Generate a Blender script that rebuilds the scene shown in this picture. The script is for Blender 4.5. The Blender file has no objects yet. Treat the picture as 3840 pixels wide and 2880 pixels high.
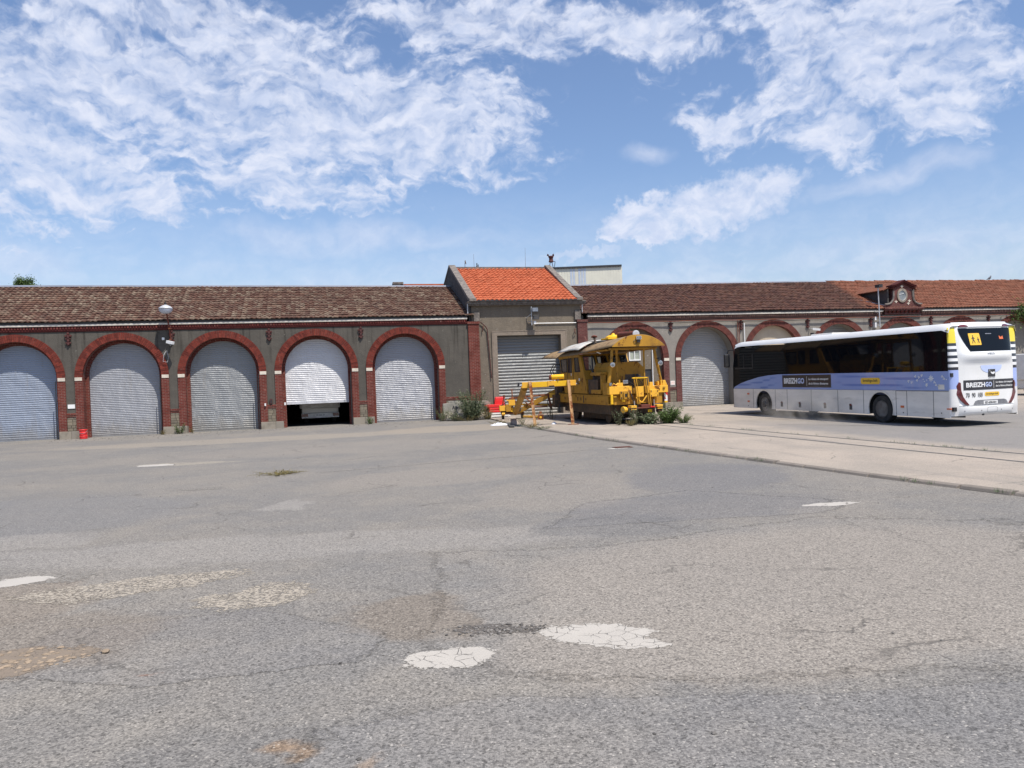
import bpy, bmesh, math, random
from mathutils import Vector, Matrix, noise as mnoise
from mathutils.geometry import tessellate_polygon
R = math.radians
rnd = random.Random(7)
C = bpy.context.scene.collection
sc = bpy.context.scene
# ------------------------------------------------------------ camera
cd = bpy.data.cameras.new('camera'); cam = bpy.data.objects.new('camera', cd); C.objects.link(cam)
sc.camera = cam
cd.sensor_width = 36; cd.lens = 2920.96 / 3840 * 36; cd.clip_end = 3000; cd.clip_start = 0.1
PIT, ROL, CH = -.0114, -.0371, 2.22
Fv = Vector((0, math.cos(PIT), math.sin(PIT))); Rv = Vector((1, 0, 0)); Uv = Rv.cross(Fv)
R2 = Rv * math.cos(ROL) + Uv * math.sin(ROL); U2 = Uv * math.cos(ROL) - Rv * math.sin(ROL)
mw = Matrix.Identity(4)
for i in range(3):
    mw[i][0] = R2[i]; mw[i][1] = U2[i]; mw[i][2] = -Fv[i]
mw[2][3] = CH
cam.matrix_world = mw
def pix_dir(x, y):      # photograph pixel (2212 px wide) -> azimuth, elevation (used only to describe where clouds stand in the sky)
    x *= 3840 / 2212; y *= 3840 / 2212
    q = (Fv + R2 * ((x - 1920) / 2920.96) + U2 * ((1440 - y) / 2920.96)).normalized()
    return math.degrees(math.atan2(q.x, q.y)), math.degrees(math.asin(q.z))
# ------------------------------------------------------------ sun
SUN = Vector((.3275, -.379, 1.0)).normalized()
sd = bpy.data.lights.new('sun', 'SUN'); sun = bpy.data.objects.new('sun', sd); C.objects.link(sun)
sd.energy = 5.0; sd.angle = R(.53); sd.color = (1, .94, .86)
sun.rotation_euler = SUN.to_track_quat('Z', 'Y').to_euler(); sun.location = (0, -5, 30)
sc.view_settings.view_transform = 'Standard'; sc.view_settings.look = 'None'
sc.view_settings.exposure = 0.25; sc.view_settings.gamma = 1
# ------------------------------------------------------------ node helpers
class NT:
    def __init__(s, tree): s.t = tree; s.n = tree.nodes; s.l = tree.links
    def new(s, typ, **kw):
        n = s.n.new(typ)
        for k, v in kw.items():
            if k == 'ins':
                for a, b in v.items(): s.put(n.inputs[a], b)
            else: setattr(n, k, v)
        return n
    def put(s, sock, v):
        if isinstance(v, bpy.types.NodeSocket): s.l.new(v, sock)
        elif isinstance(v, bpy.types.Node): s.l.new(v.outputs[0], sock)
        elif v is not None:
            if sock.type == 'RGBA' and hasattr(v, '__len__') and len(v) == 3: v = (*v, 1)
            sock.default_value = v
    def math(s, op, a, b=None, c=None, clamp=False):
        n = s.new('ShaderNodeMath', operation=op, use_clamp=clamp)
        for i, v in enumerate((a, b, c)):
            if v is not None: s.put(n.inputs[i], v)
        return n.outputs[0]
    def vmath(s, op, a, b=None):
        n = s.new('ShaderNodeVectorMath', operation=op); s.put(n.inputs[0], a)
        if b is not None: s.put(n.inputs[1], b)
        return n.outputs[0]
    def vscale(s, a, k):
        n = s.new('ShaderNodeVectorMath', operation='SCALE'); s.put(n.inputs[0], a); n.inputs['Scale'].default_value = k
        return n.outputs[0]
    def noise(s, vec, scale, detail=4, rough=.55, dist=0, col=False, dim='3D'):
        n = s.new('ShaderNodeTexNoise', noise_dimensions=dim)
        s.put(n.inputs['Vector'], vec); n.inputs['Scale'].default_value = scale
        n.inputs['Detail'].default_value = detail; n.inputs['Roughness'].default_value = rough
        n.inputs['Distortion'].default_value = dist
        return n.outputs[1 if col else 0]
    def ss(s, v, a, b, lo=0., hi=1.):
        n = s.new('ShaderNodeMapRange', interpolation_type='SMOOTHSTEP'); s.put(n.inputs[0], v)
        n.inputs[1].default_value = a; n.inputs[2].default_value = b; n.inputs[3].default_value = lo; n.inputs[4].default_value = hi
        return n.outputs[0]
    def mix(s, f, a, b, mode='MIX'):
        n = s.new('ShaderNodeMix', data_type='RGBA', blend_type=mode)
        s.put(n.inputs[0], f); s.put(n.inputs[6], a); s.put(n.inputs[7], b); return n.outputs[2]
    def coord(s, which='Object'): return s.new('ShaderNodeTexCoord').outputs[which]
    def sep(s, v):
        n = s.new('ShaderNodeSeparateXYZ'); s.put(n.inputs[0], v); return n.outputs
    def comb(s, x, y, z=0.):
        n = s.new('ShaderNodeCombineXYZ'); s.put(n.inputs[0], x); s.put(n.inputs[1], y); s.put(n.inputs[2], z); return n.outputs[0]
    def bump(s, h, dist=.01, strength=1., nrm=None):
        n = s.new('ShaderNodeBump'); s.put(n.inputs['Height'], h); n.inputs['Distance'].default_value = dist
        n.inputs['Strength'].default_value = strength
        if nrm is not None: s.put(n.inputs['Normal'], nrm)
        return n.outputs[0]
    def ramp(s, f, stops, interp='LINEAR'):
        n = s.new('ShaderNodeValToRGB'); s.put(n.inputs[0], f); cr = n.color_ramp; cr.interpolation = interp
        while len(cr.elements) < len(stops): cr.elements.new(.5)
        for e, (p, c) in zip(cr.elements, stops): e.position = p; e.color = (*c, 1)
        return n.outputs[0]
def newmat(name):
    m = bpy.data.materials.new(name); m.use_nodes = True; t = NT(m.node_tree)
    p = m.node_tree.nodes['Principled BSDF']
    return m, t, p
def PM(name, c1, c2=None, scale=2., rough=.7, metal=0., bump=0., bscale=40., spec=.5, detail=5, lo=.35, hi=.65, dirt=None, stretch=None, coat=0.):
    m, t, p = newmat(name)
    v = t.coord()
    if stretch:
        mp = t.new('ShaderNodeMapping'); t.put(mp.inputs[0], v); mp.inputs[3].default_value = stretch; vv = mp.outputs[0]
    else: vv = v
    c2 = c2 or tuple(x * .75 for x in c1)
    col = t.mix(t.ss(t.noise(vv, scale, detail), lo, hi), c1, c2)
    if dirt:
        col = t.mix(t.math('MULTIPLY', t.ss(t.noise(vv, scale * 2.7, 6, .65, .4), .55, .72), dirt[3] if len(dirt) > 3 else .8), col, tuple(dirt[:3]))
    t.put(p.inputs['Base Color'], col); p.inputs['Roughness'].default_value = rough
    p.inputs['Metallic'].default_value = metal; p.inputs['Specular IOR Level'].default_value = spec
    p.inputs['Coat Weight'].default_value = coat
    if bump: t.put(p.inputs['Normal'], t.bump(t.noise(v, bscale, 4), bump))
    return m
# ------------------------------------------------------------ world: sky and clouds
w = bpy.data.worlds.new('World'); sc.world = w; w.use_nodes = True
t = NT(w.node_tree); w.node_tree.nodes.clear()
sky = t.new('ShaderNodeTexSky', sky_type='NISHITA'); sky.sun_disc = False
sky.sun_elevation = R(63.4); sky.sun_rotation = math.atan2(SUN.x, SUN.y)
sky.altitude = 0; sky.air_density = 1.0; sky.dust_density = 1.3; sky.ozone_density = 2.2
g = t.coord('Generated'); X, Y, Z = t.sep(g)
az = t.math('MULTIPLY', t.math('ARCTAN2', X, Y), 57.2958)
el = t.math('MULTIPLY', t.math('ARCSINE', Z), 57.2958)
P = t.comb(az, el)
warp = t.vmath('SUBTRACT', t.noise(P, .12, 4, .55, col=True), (.5, .5, .5))
fine = t.vmath('SUBTRACT', t.noise(P, .55, 4, .6, col=True), (.5, .5, .5))
Pw = t.vmath('ADD', P, t.vmath('ADD', t.vscale(warp, 5.), t.vscale(fine, 1.1)))
Pb = t.vmath('ADD', P, t.vmath('ADD', t.vscale(warp, 5.), t.vscale(fine, .9)))
def ell(cx, cy, rx, ry, rot=0., src=None, e0=1.15, e1=.45):
    """soft elliptical mask; centre and size given in 2212-px photograph units, converted to degrees on the sky dome"""
    a, e = pix_dir(cx, cy); k = 1 / 29.4
    mp = t.new('ShaderNodeMapping', vector_type='POINT'); mp.vector_type = 'TEXTURE'
    t.put(mp.inputs[0], src or Pb); mp.inputs[1].default_value = (a, e, 0); mp.inputs[2].default_value = (0, 0, R(-rot))
    mp.inputs[3].default_value = (rx * k, ry * k, 1)
    ln = t.new('ShaderNodeVectorMath', operation='LENGTH'); t.put(ln.inputs[0], mp.outputs[0])
    return t.ss(ln.outputs['Value'], e1, e0, 1, 0)
def mx(lst):
    a = lst[0]
    for b in lst[1:]: a = t.math('MAXIMUM', a, b)
    return a
big = mx([ell(540, 205, 540, 185, 12, None, 1.35, .35), ell(880, 265, 330, 150, 4, None, 1.35, .35), ell(90, 190, 260, 260, 20, None, 1.35, .35), ell(420, 40, 420, 110, 10, None, 1.35, .35),
          ell(1900, 80, 430, 190, 6, None, 1.35, .35), ell(1400, 50, 330, 62, 8, None, 1.35, .35), ell(1040, 35, 300, 72, 5, None, 1.35, .35), ell(120, 360, 330, 80, 12, None, 1.35, .35),
          ell(1560, 225, 110, 85, 40, None, 1.35, .35), ell(1800, 290, 100, 70, 50, None, 1.35, .35), ell(620, 410, 220, 60, 10, None, 1.35, .35), ell(2080, 240, 160, 60, 0, None, 1.35, .35),
          ell(-350, 200, 400, 260, 20), ell(2600, 200, 400, 260, 20), ell(1100, -420, 1800, 220, 0)])
# wispy texture drawn out diagonally
mp = t.new('ShaderNodeMapping'); t.put(mp.inputs[0], Pw); mp.inputs[2].default_value = (0, 0, R(-52)); mp.inputs[3].default_value = (.34, .85, 1)
wisp = t.noise(mp.outputs[0], 1.0, 5, .48, .15)
mp2 = t.new('ShaderNodeMapping'); t.put(mp2.inputs[0], Pw); mp2.inputs[2].default_value = (0, 0, R(-35)); mp2.inputs[3].default_value = (.8, 1.3, 1)
puff = t.noise(mp2.outputs[0], 1.5, 5, .55, .2)
edge = t.ss(t.math('ADD', big, t.math('ADD', t.math('MULTIPLY', t.math('SUBTRACT', wisp, .5), 1.9), t.math('MULTIPLY', t.math('SUBTRACT', puff, .5), 1.2))), .10, 1.0)
body = t.math('MULTIPLY', t.ss(wisp, .36, .62, .54, .93), t.ss(puff, .3, .6, .84, 1.))
m_big = t.math('MULTIPLY', t.math('MULTIPLY', edge, body), t.ss(big, .0, .3))
Pl = t.vmath('ADD', P, t.vmath('ADD', t.vscale(fine, 3.0), t.vscale(t.vmath('SUBTRACT', t.noise(P, 1.6, 4, .6, col=True), (.5, .5, .5)), 1.2)))
lens = mx([ell(1545, 448, 215, 66, -9, Pl, 1.08, .5), ell(1400, 478, 105, 56, -6, Pl, 1.1, .7), ell(1655, 408, 105, 34, -12, Pl, 1.1, .4), ell(1330, 505, 60, 16, -4, Pl, 1.1, .4)])
m_lens = t.math('MULTIPLY', lens, t.ss(t.noise(mp2.outputs[0], .8, 5), .25, .6, .55, .9))
haze_ = mx([ell(1940, 392, 240, 34, -6, Pw, 1.3, .0), ell(1260, 545, 120, 12, -3, Pl, 1.2, .4), ell(750, 528, 400, 42, 0, Pw, 1.4, 0), ell(1950, 545, 420, 42, 0, Pw, 1.4, 0), ell(60, 555, 260, 50, 5, Pw, 1.3, 0), ell(1390, 330, 60, 25, 0, Pw, 1.3, 0)])
m_haze = t.math('MULTIPLY', haze_, .5)
low = t.ss(el, 1., 15., 1, 0)
m_low = t.math('MULTIPLY', t.math('MULTIPLY', low, t.ss(t.noise(t.vmath('MULTIPLY', Pw, (.12, .5, 1)), 1., 4), .35, .7, .45, 1)), .68)
m_all = t.math('MAXIMUM', t.math('MAXIMUM', m_big, m_lens), t.math('MAXIMUM', m_haze, m_low))
above = t.ss(el, -1., 1.)
m_all = t.math('MULTIPLY', m_all, above)
ccol = t.mix(t.ss(t.noise(mp2.outputs[0], .9, 5), .3, .7), (4.9, 5.5, 7.0), (6.3, 6.6, 7.6))
skyc = t.mix(1., sky.outputs[0], (1.07, 1.11, 1.22), 'MULTIPLY')
col = t.mix(m_all, skyc, ccol)
bg = t.new('ShaderNodeBackground'); t.put(bg.inputs[0], col); bg.inputs[1].default_value = .11
wo = t.new('ShaderNodeOutputWorld'); t.l.new(bg.outputs[0], wo.inputs[0])
w.cycles.sampling_method = 'MANUAL'; w.cycles.sample_map_resolution = 1024

# ------------------------------------------------------------ mesh builder
class MB:
    def __init__(s, f=None): s.v = []; s.f = []; s.uv = []; s.fn = f; s.M = None
    def add(s, vs, fs, uvs=None):
        o = len(s.v)
        for p in vs:
            p = Vector(p)
            if s.M: p = s.M @ p
            s.v.append(s.fn(p) if s.fn else p)
        s.f += [tuple(i + o for i in f) for f in fs]
        s.uv += (uvs or [(0, 0)] * len(vs))
        return s
    def box(s, x0, x1, y0, y1, z0, z1, M=None):
        vs = [(x, y, z) for x in (x0, x1) for y in (y0, y1) for z in (z0, z1)]
        if M: vs = [M @ Vector(v) for v in vs]
        return s.add(vs, [(0, 1, 3, 2), (4, 6, 7, 5), (0, 4, 5, 1), (2, 3, 7, 6), (0, 2, 6, 4), (1, 5, 7, 3)])
    def bar(s, p0, p1, wd, ht, up=(0, 0, 1), taper=1.):
        p0 = Vector(p0); p1 = Vector(p1); d = (p1 - p0).normalized(); u = Vector(up)
        if abs(d.dot(u)) > .99: u = Vector((1, 0, 0))
        a = d.cross(u).normalized(); b = a.cross(d)
        vs = []
        for p, k in ((p0, 1), (p1, taper)):
            for i, j in ((-1, -1), (1, -1), (1, 1), (-1, 1)): vs.append(p + a * i * wd / 2 * k + b * j * ht / 2 * k)
        return s.add(vs, [(0, 1, 2, 3), (7, 6, 5, 4), (0, 4, 5, 1), (1, 5, 6, 2), (2, 6, 7, 3), (3, 7, 4, 0)])
    def tube(s, path, r, n=8, cap=True):
        path = [Vector(p) for p in path]; vs = []; fs = []
        rr = r if hasattr(r, '__len__') else [r] * len(path)
        pa = None
        for i, p in enumerate(path):
            d = (path[min(i + 1, len(path) - 1)] - path[max(i - 1, 0)]).normalized()
            u = Vector((0, 0, 1)) if abs(d.z) < .95 else Vector((1, 0, 0))
            a = d.cross(u).normalized() if pa is None else (pa - d * pa.dot(d)).normalized()
            pa = a; b = a.cross(d)
            for k in range(n):
                an = 2 * math.pi * k / n
                vs.append(p + (a * math.cos(an) + b * math.sin(an)) * rr[i])
        for i in range(len(path) - 1):
            for k in range(n):
                fs.append((i * n + k, i * n + (k + 1) % n, (i + 1) * n + (k + 1) % n, (i + 1) * n + k))
        if cap: fs += [tuple(range(n)), tuple(range((len(path) - 1) * n, len(path) * n))]
        return s.add(vs, fs)
    def lathe(s, c, axis, prof, n=20):
        """prof: list of (distance along axis, radius)"""
        c = Vector(c); d = Vector(axis).normalized(); u = Vector((0, 0, 1)) if abs(d.z) < .9 else Vector((1, 0, 0))
        a = d.cross(u).normalized(); b = a.cross(d); vs = []; fs = []
        for h, r in prof:
            for k in range(n):
                an = 2 * math.pi * k / n; vs.append(c + d * h + (a * math.cos(an) + b * math.sin(an)) * max(r, 1e-4))
        for i in range(len(prof) - 1):
            for k in range(n): fs.append((i * n + k, i * n + (k + 1) % n, (i + 1) * n + (k + 1) % n, (i + 1) * n + k))
        fs += [tuple(range(n)), tuple(range((len(prof) - 1) * n, len(prof) * n))]
        return s.add(vs, fs)
    def prism(s, poly, m0, m1):
        """poly 2D points; m0,m1 functions mapping (a,b)->3D for the two caps"""
        n = len(poly); vs = [m0(*p) for p in poly] + [m1(*p) for p in poly]
        tris = tessellate_polygon([[Vector((p[0], p[1], 0)) for p in poly]])
        fs = [tuple(x) for x in tris] + [tuple(i + n for i in reversed(x)) for x in tris]
        fs += [(i, (i + 1) % n, (i + 1) % n + n, i + n) for i in range(n)]
        return s.add(vs, fs)
    def sheet(s, poly, m0):
        tris = tessellate_polygon([[Vector((p[0], p[1], 0)) for p in poly]])
        return s.add([m0(*p) for p in poly], [tuple(x) for x in tris])
    def grid(s, nu, nv, fn, uvf=None):
        vs = []; uv = []
        for j in range(nv + 1):
            for i in range(nu + 1): vs.append(fn(i / nu, j / nv)); uv.append((i / nu, j / nv))
        fs = [(j * (nu + 1) + i, j * (nu + 1) + i + 1, (j + 1) * (nu + 1) + i + 1, (j + 1) * (nu + 1) + i) for j in range(nv) for i in range(nu)]
        return s.add(vs, fs, uv)
    def build(s, name, mat, parent=None, smooth=False, bev=0., fix=True, **tags):
        me = bpy.data.meshes.new(name); me.from_pydata([tuple(v) for v in s.v], [], s.f)
        me.materials.append(mat)
        ul = me.uv_layers.new(name='UVMap')
        idx = [0] * len(me.loops); me.loops.foreach_get('vertex_index', idx)
        flat = []
        for i in idx: flat += s.uv[i]
        ul.data.foreach_set('uv', flat)
        if fix and len(s.f) < 60000:
            bm = bmesh.new(); bm.from_mesh(me); bmesh.ops.recalc_face_normals(bm, faces=bm.faces); bm.to_mesh(me); bm.free()
        if smooth: me.polygons.foreach_set('use_smooth', [True] * len(me.polygons))
        me.update()
        o = bpy.data.objects.new(name, me); C.objects.link(o)
        if smooth == 2:
            mo = o.modifiers.new('e', 'EDGE_SPLIT'); mo.split_angle = R(35)
        if bev:
            mo = o.modifiers.new('b', 'BEVEL'); mo.width = bev; mo.segments = 2; mo.limit_method = 'ANGLE'; mo.angle_limit = R(40)
        if parent: o.parent = parent
        tag(o, **tags)
        return o
def tag(o, label=None, cat=None, group=None, kind=None):
    if label: o['label'] = label
    if cat: o['category'] = cat
    if group: o['group'] = group
    if kind: o['kind'] = kind
    return o
def empty(name, loc, rz, label=None, cat=None, group=None):
    o = bpy.data.objects.new(name, None); C.objects.link(o); o.location = loc; o.rotation_euler = (0, 0, rz)
    o.empty_display_size = .3
    return tag(o, label, cat, group)
def copy_tree(o, parent=None):
    c = o.copy(); C.objects.link(c); c.parent = parent
    for ch in list(o.children): copy_tree(ch, c)
    return c
_fontcache = {}
def text_mesh(body, bold=0., shear=0., space=1.):
    key = (body, bold, shear, space)
    if key in _fontcache: return _fontcache[key]
    cu = bpy.data.curves.new('t', 'FONT'); cu.body = body; cu.size = 1; cu.offset = bold; cu.shear = shear; cu.resolution_u = 3; cu.space_character = space
    o = bpy.data.objects.new('t', cu); C.objects.link(o)
    dg = bpy.context.evaluated_depsgraph_get(); me = o.evaluated_get(dg).to_mesh()
    vs = [(v.co.x, v.co.y) for v in me.vertices]; fs = [tuple(p.vertices) for p in me.polygons]
    bpy.data.objects.remove(o); bpy.data.curves.remove(cu)
    x0 = min(v[0] for v in vs); x1 = max(v[0] for v in vs); y0 = min(v[1] for v in vs); y1 = max(v[1] for v in vs)
    r = ([((v[0] - x0) / (x1 - x0), (v[1] - y0) / (y1 - y0)) for v in vs], fs, (x1 - x0) / (y1 - y0)); _fontcache[key] = r
    return r
def text(mb, body, x0, x1, y0, y1, fn, **kw):
    vs, fs, _ = text_mesh(body, **kw)
    mb.add([fn(x0 + (x1 - x0) * a, y0 + (y1 - y0) * b) for a, b in vs], fs)
# ------------------------------------------------------------ frames of reference
ANG = .2576
FD = Vector((math.cos(ANG), math.sin(ANG), 0)); FN = Vector((-math.sin(ANG), math.cos(ANG), 0)); FO = Vector((0, 41.8, 0))
def FW(u, v, z=0.): return FO + FD * u + FN * v + Vector((0, 0, z))
def fthing(name, label, cat, u, v=0., z=0., group=None): return empty(name, FW(u, v, z), ANG, label, cat, group)
# ------------------------------------------------------------ materials
def mat_asphalt(name='asphalt', tint=(1.07, 1.045, .99), sheet=False):
    m, t, p = newmat(name); v = t.coord(); x, y, z = t.sep(v)
    n1 = t.noise(v, .35, 5, .6); n2 = t.noise(v, 1.7, 5, .6); 
    vo = t.new('ShaderNodeTexVoronoi'); t.put(vo.inputs['Vector'], v); vo.inputs['Scale'].default_value = 75
    vo2 = t.new('ShaderNodeTexVoronoi'); t.put(vo2.inputs['Vector'], v); vo2.inputs['Scale'].default_value = 44
    grain = t.sep(vo.outputs['Color'])[0]; grain2 = t.sep(vo2.outputs['Color'])[1]
    base = t.mix(t.ss(n1, .35, .65), (.150, .148, .147), (.180, .171, .160))
    base = t.mix(t.math('MULTIPLY', t.ss(n2, .45, .75), .45), base, (.205, .194, .178))
    # wind-drawn broad traffic streaks
    st = t.noise(t.vmath('MULTIPLY', v, (.13, .9, 1)), 1., 5, .65, .6)
    base = t.mix(t.math('MULTIPLY', t.ss(st, .5, .72), .35), base, (.128, .128, .131))
    wv = t.vmath('ADD', v, t.vmath('MULTIPLY', t.vmath('SUBTRACT', t.noise(v, .9, 5, .6, col=True), (.5, .5, .5)), (1.6, 1.2, 0)))
    def blob(cx, cy, rx, ry, rot, c, a, e0=1.05, e1=.75):
        nonlocal base
        mp = t.new('ShaderNodeMapping'); mp.vector_type = 'TEXTURE'; t.put(mp.inputs[0], wv); mp.inputs[1].default_value = (cx, cy, 0)
        mp.inputs[2].default_value = (0, 0, R(rot)); mp.inputs[3].default_value = (rx, ry, 1)
        ln = t.new('ShaderNodeVectorMath', operation='LENGTH'); t.put(ln.inputs[0], mp.outputs[0])
        base = t.mix(t.math('MULTIPLY', t.ss(ln.outputs['Value'], e1, e0, 1, 0), a), base, c)
    lt = (0.197, 0.184, 0.170); dk = (0.111, 0.112, 0.117); lg = (0.211, 0.205, 0.199)
    blob(3.6, 8.2, 4.0, 2.5, 8, lt, .85); blob(1.6, 6.3, 2.2, .95, 3, lt, .85)
    blob(-3.2, 10.6, 5.5, .9, 4, lg, .6); blob(-1.0, 7.3, .8, .75, 0, (0.154, 0.137, 0.120), .8)
    blob(-3.0, 7.2, 1.5, .6, 5, dk, .25); blob(.6, 4.4, 3.6, 1.0, 0, dk, .25); blob(4.4, 5.0, 2.4, .75, 4, dk, .25)
    blob(3.0, 12.6, 2.4, 1.3, 10, (0.123, 0.124, 0.131), .45); blob(.8, 14.5, 1.6, 2.2, 0, lt, .5); blob(1.3, 11.2, 1.2, .8, 0, (0.128, 0.128, 0.131), .7)
    blob(-4.07, 14.2, .45, .7, 0, lg, .8); blob(-2, 17.5, 2.5, 1.6, 10, lt, .7); blob(4, 16.0, 1.7, 2.5, -30, (0.131, 0.132, 0.140), .75)
    blob(-9, 14, 3.5, 2.5, 0, (0.148, 0.149, 0.154), .7); blob(-7.6, 11.6, 1.4, .7, 0, lg, .6); blob(-6, 8.2, 1.5, 1.2, 0, (0.177, 0.157, 0.137), .8)
    blob(-4.6, 6.9, 1.5, 1.0, 0, (0.165, 0.148, 0.131), .7); blob(-6, 26, 6, 2.5, 10, lt, .5); blob(1, 28, 3.5, 2.5, 0, lt, .6); blob(-10, 31.5, 9, 1.6, 10, (0.228, 0.208, 0.182), .75)
    blob(-2.2, 33.8, 4.0, 2.3, 10, (0.228, 0.205, 0.177), .9); blob(-9.6, 22.6, 1.6, .5, 5, (0.239, 0.222, 0.194), .8)
    blob(-.86, 4.55, .16, .1, 0, (0.228, 0.142, 0.074), .32, 1.2, .2); blob(-1.52, 4.75, .15, .1, 20, (0.228, 0.142, 0.074), .5, 1.2, .2); blob(-2.9, 6.0, .1, .06, 0, (0.199, 0.103, 0.068), .6, 1.2, .2)
    gr = t.mix(grain, (.55, .55, .56), (1.62, 1.60, 1.57))
    near = t.ss(y, 4., 26., 1., .35)
    base = t.mix(t.math('MULTIPLY', near, .78), base, t.mix(1., base, gr, 'MULTIPLY'))
    gr2 = t.mix(t.ss(grain2, .80, .97), (1, 1, 1), (.55, .55, .55))
    base = t.mix(t.math('MULTIPLY', near, .8), base, t.mix(1., base, gr2, 'MULTIPLY'))
    wh = t.ss(t.sep(vo.outputs['Color'])[2], .975, .985)
    base = t.mix(t.math('MULTIPLY', wh, .5), base, (.42, .40, .37))
    # cracks
    vc = t.new('ShaderNodeTexVoronoi', feature='DISTANCE_TO_EDGE'); t.put(vc.inputs['Vector'], wv); vc.inputs['Scale'].default_value = .42
    crack = t.math('MULTIPLY', t.ss(vc.outputs[0], .0, .012, 1, 0), t.ss(t.noise(v, .5, 3), .5, .62))
    base = t.mix(t.math('MULTIPLY', crack, .65), base, (.09, .085, .08))
    base = t.mix(1., base, tint, 'MULTIPLY')
    if sheet:
        r_ = t.sep(t.coord('UV'))[0]
        t.put(p.inputs['Alpha'], t.ss(t.math('ADD', r_, t.math('ADD', t.math('MULTIPLY', t.math('SUBTRACT', t.noise(v, 1.1, 6, .7), .5), .35), t.math('MULTIPLY', t.math('SUBTRACT', t.noise(v, 14, 3, .7), .5), .12))), .90, .955, 1, 0))
    t.put(p.inputs['Base Color'], base); p.inputs['Roughness'].default_value = .93; p.inputs['Specular IOR Level'].default_value = .2
    h = t.math('ADD', t.math('MULTIPLY', vo.outputs['Distance'], -.004), t.math('MULTIPLY', t.noise(v, 130, 3), .004))
    h = t.math('ADD', h, t.math('MULTIPLY', crack, -.01)); h = t.math('ADD', h, t.math('MULTIPLY', t.noise(v, 1.3, 3), .03))
    t.put(p.inputs['Normal'], t.bump(h, 1., .8))
    return m
def mat_patch(name, ca, cb, crack_scale=6., crack=.03, edge=.78, dens=1.):
    m, t, p = newmat(name); v = t.coord(); uv = t.coord('UV'); r, q, _ = t.sep(uv)
    base = t.mix(t.noise(v, 3., 5), ca, cb)
    base = t.mix(t.math('MULTIPLY', t.noise(v, 90, 3), .5), base, t.mix(1., base, (.55, .55, .55), 'MULTIPLY'))
    wv = t.vmath('ADD', v, t.vmath('MULTIPLY', t.noise(v, 9, 3, col=True), (.05, .05, 0)))
    vc = t.new('ShaderNodeTexVoronoi', feature='DISTANCE_TO_EDGE'); t.put(vc.inputs['Vector'], wv); vc.inputs['Scale'].default_value = crack_scale
    ck = t.math('MULTIPLY', t.ss(vc.outputs[0], 0., crack * 2, 1, 0), t.ss(t.noise(v, 5., 4), .42, .6))
    base = t.mix(t.math('MULTIPLY', ck, .6), base, (.16, .14, .12))
    t.put(p.inputs['Base Color'], base); p.inputs['Roughness'].default_value = .9
    t.put(p.inputs['Normal'], t.bump(t.math('ADD', t.math('MULTIPLY', ck, -.012), t.math('MULTIPLY', t.noise(v, 60, 4), .004)), 1.))
    a = t.ss(t.math('ADD', r, t.math('ADD', t.math('MULTIPLY', t.math('SUBTRACT', t.noise(v, 16, 6, .75), .5), .9), t.math('MULTIPLY', t.math('SUBTRACT', t.noise(v, 3.5, 4, .6), .5), .7))), edge, edge + .06, dens, 0.)
    if dens < 1: a = t.math('MULTIPLY', a, t.ss(t.noise(v, 22, 5, .75), .42, .52))
    t.put(p.inputs['Alpha'], a)
    return m
def mat_concrete_apron():
    m, t, p = newmat('apron_concrete'); v = t.coord(); x, y, z = t.sep(v)   # local facade frame (u, v)
    base = t.mix(t.ss(t.noise(v, .5, 5), .35, .65), (.32, .272, .222), (.268, .233, .193))
    st = t.noise(t.vmath('MULTIPLY', v, (1.2, .18, 1)), 1., 5, .65, .5)
    base = t.mix(t.math('MULTIPLY', t.ss(st, .5, .75), .5), base, (.155, .145, .132))
    grey = t.ss(t.math('ADD', x, t.math('MULTIPLY', t.noise(v, .6, 4), 1.6)), 5.4, 6.6)
    toward = t.ss(y, -18., -11., 1, 0)
    base = t.mix(t.math('MULTIPLY', t.math('MULTIPLY', grey, toward), .85), base, t.mix(t.noise(v, .8, 5), (.152, .147, .142), (.19, .18, .168)))
    vo = t.new('ShaderNodeTexVoronoi'); t.put(vo.inputs['Vector'], v); vo.inputs['Scale'].default_value = 60
    base = t.mix(.35, base, t.mix(1., base, t.mix(t.sep(vo.outputs['Color'])[0], (.5, .5, .5), (1.5, 1.5, 1.5)), 'MULTIPLY'))
    # slab joints every few metres
    vs_ = t.math('ABSOLUTE', t.math('SUBTRACT', t.math('FRACT', t.math('DIVIDE', y, 4.7)), .5))
    j = t.math('MULTIPLY', t.ss(vs_, .4975, .4985), .55)
    vc = t.new('ShaderNodeTexVoronoi', feature='DISTANCE_TO_EDGE'); t.put(vc.inputs['Vector'], t.vmath('ADD', v, t.vmath('MULTIPLY', t.noise(v, 1.2, 4, col=True), (.8, .8, 0)))); vc.inputs['Scale'].default_value = .35
    ck = t.math('MULTIPLY', t.ss(vc.outputs[0], 0., .01, 1, 0), t.ss(t.noise(v, .7, 3), .5, .6))
    j = t.math('MAXIMUM', j, t.math('MULTIPLY', ck, .7))
    base = t.mix(j, base, (.09, .085, .07))
    t.put(p.inputs['Base Color'], base); p.inputs['Roughness'].default_value = .9
    t.put(p.inputs['Normal'], t.bump(t.noise(v, 45, 5), .008))
    return m
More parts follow.
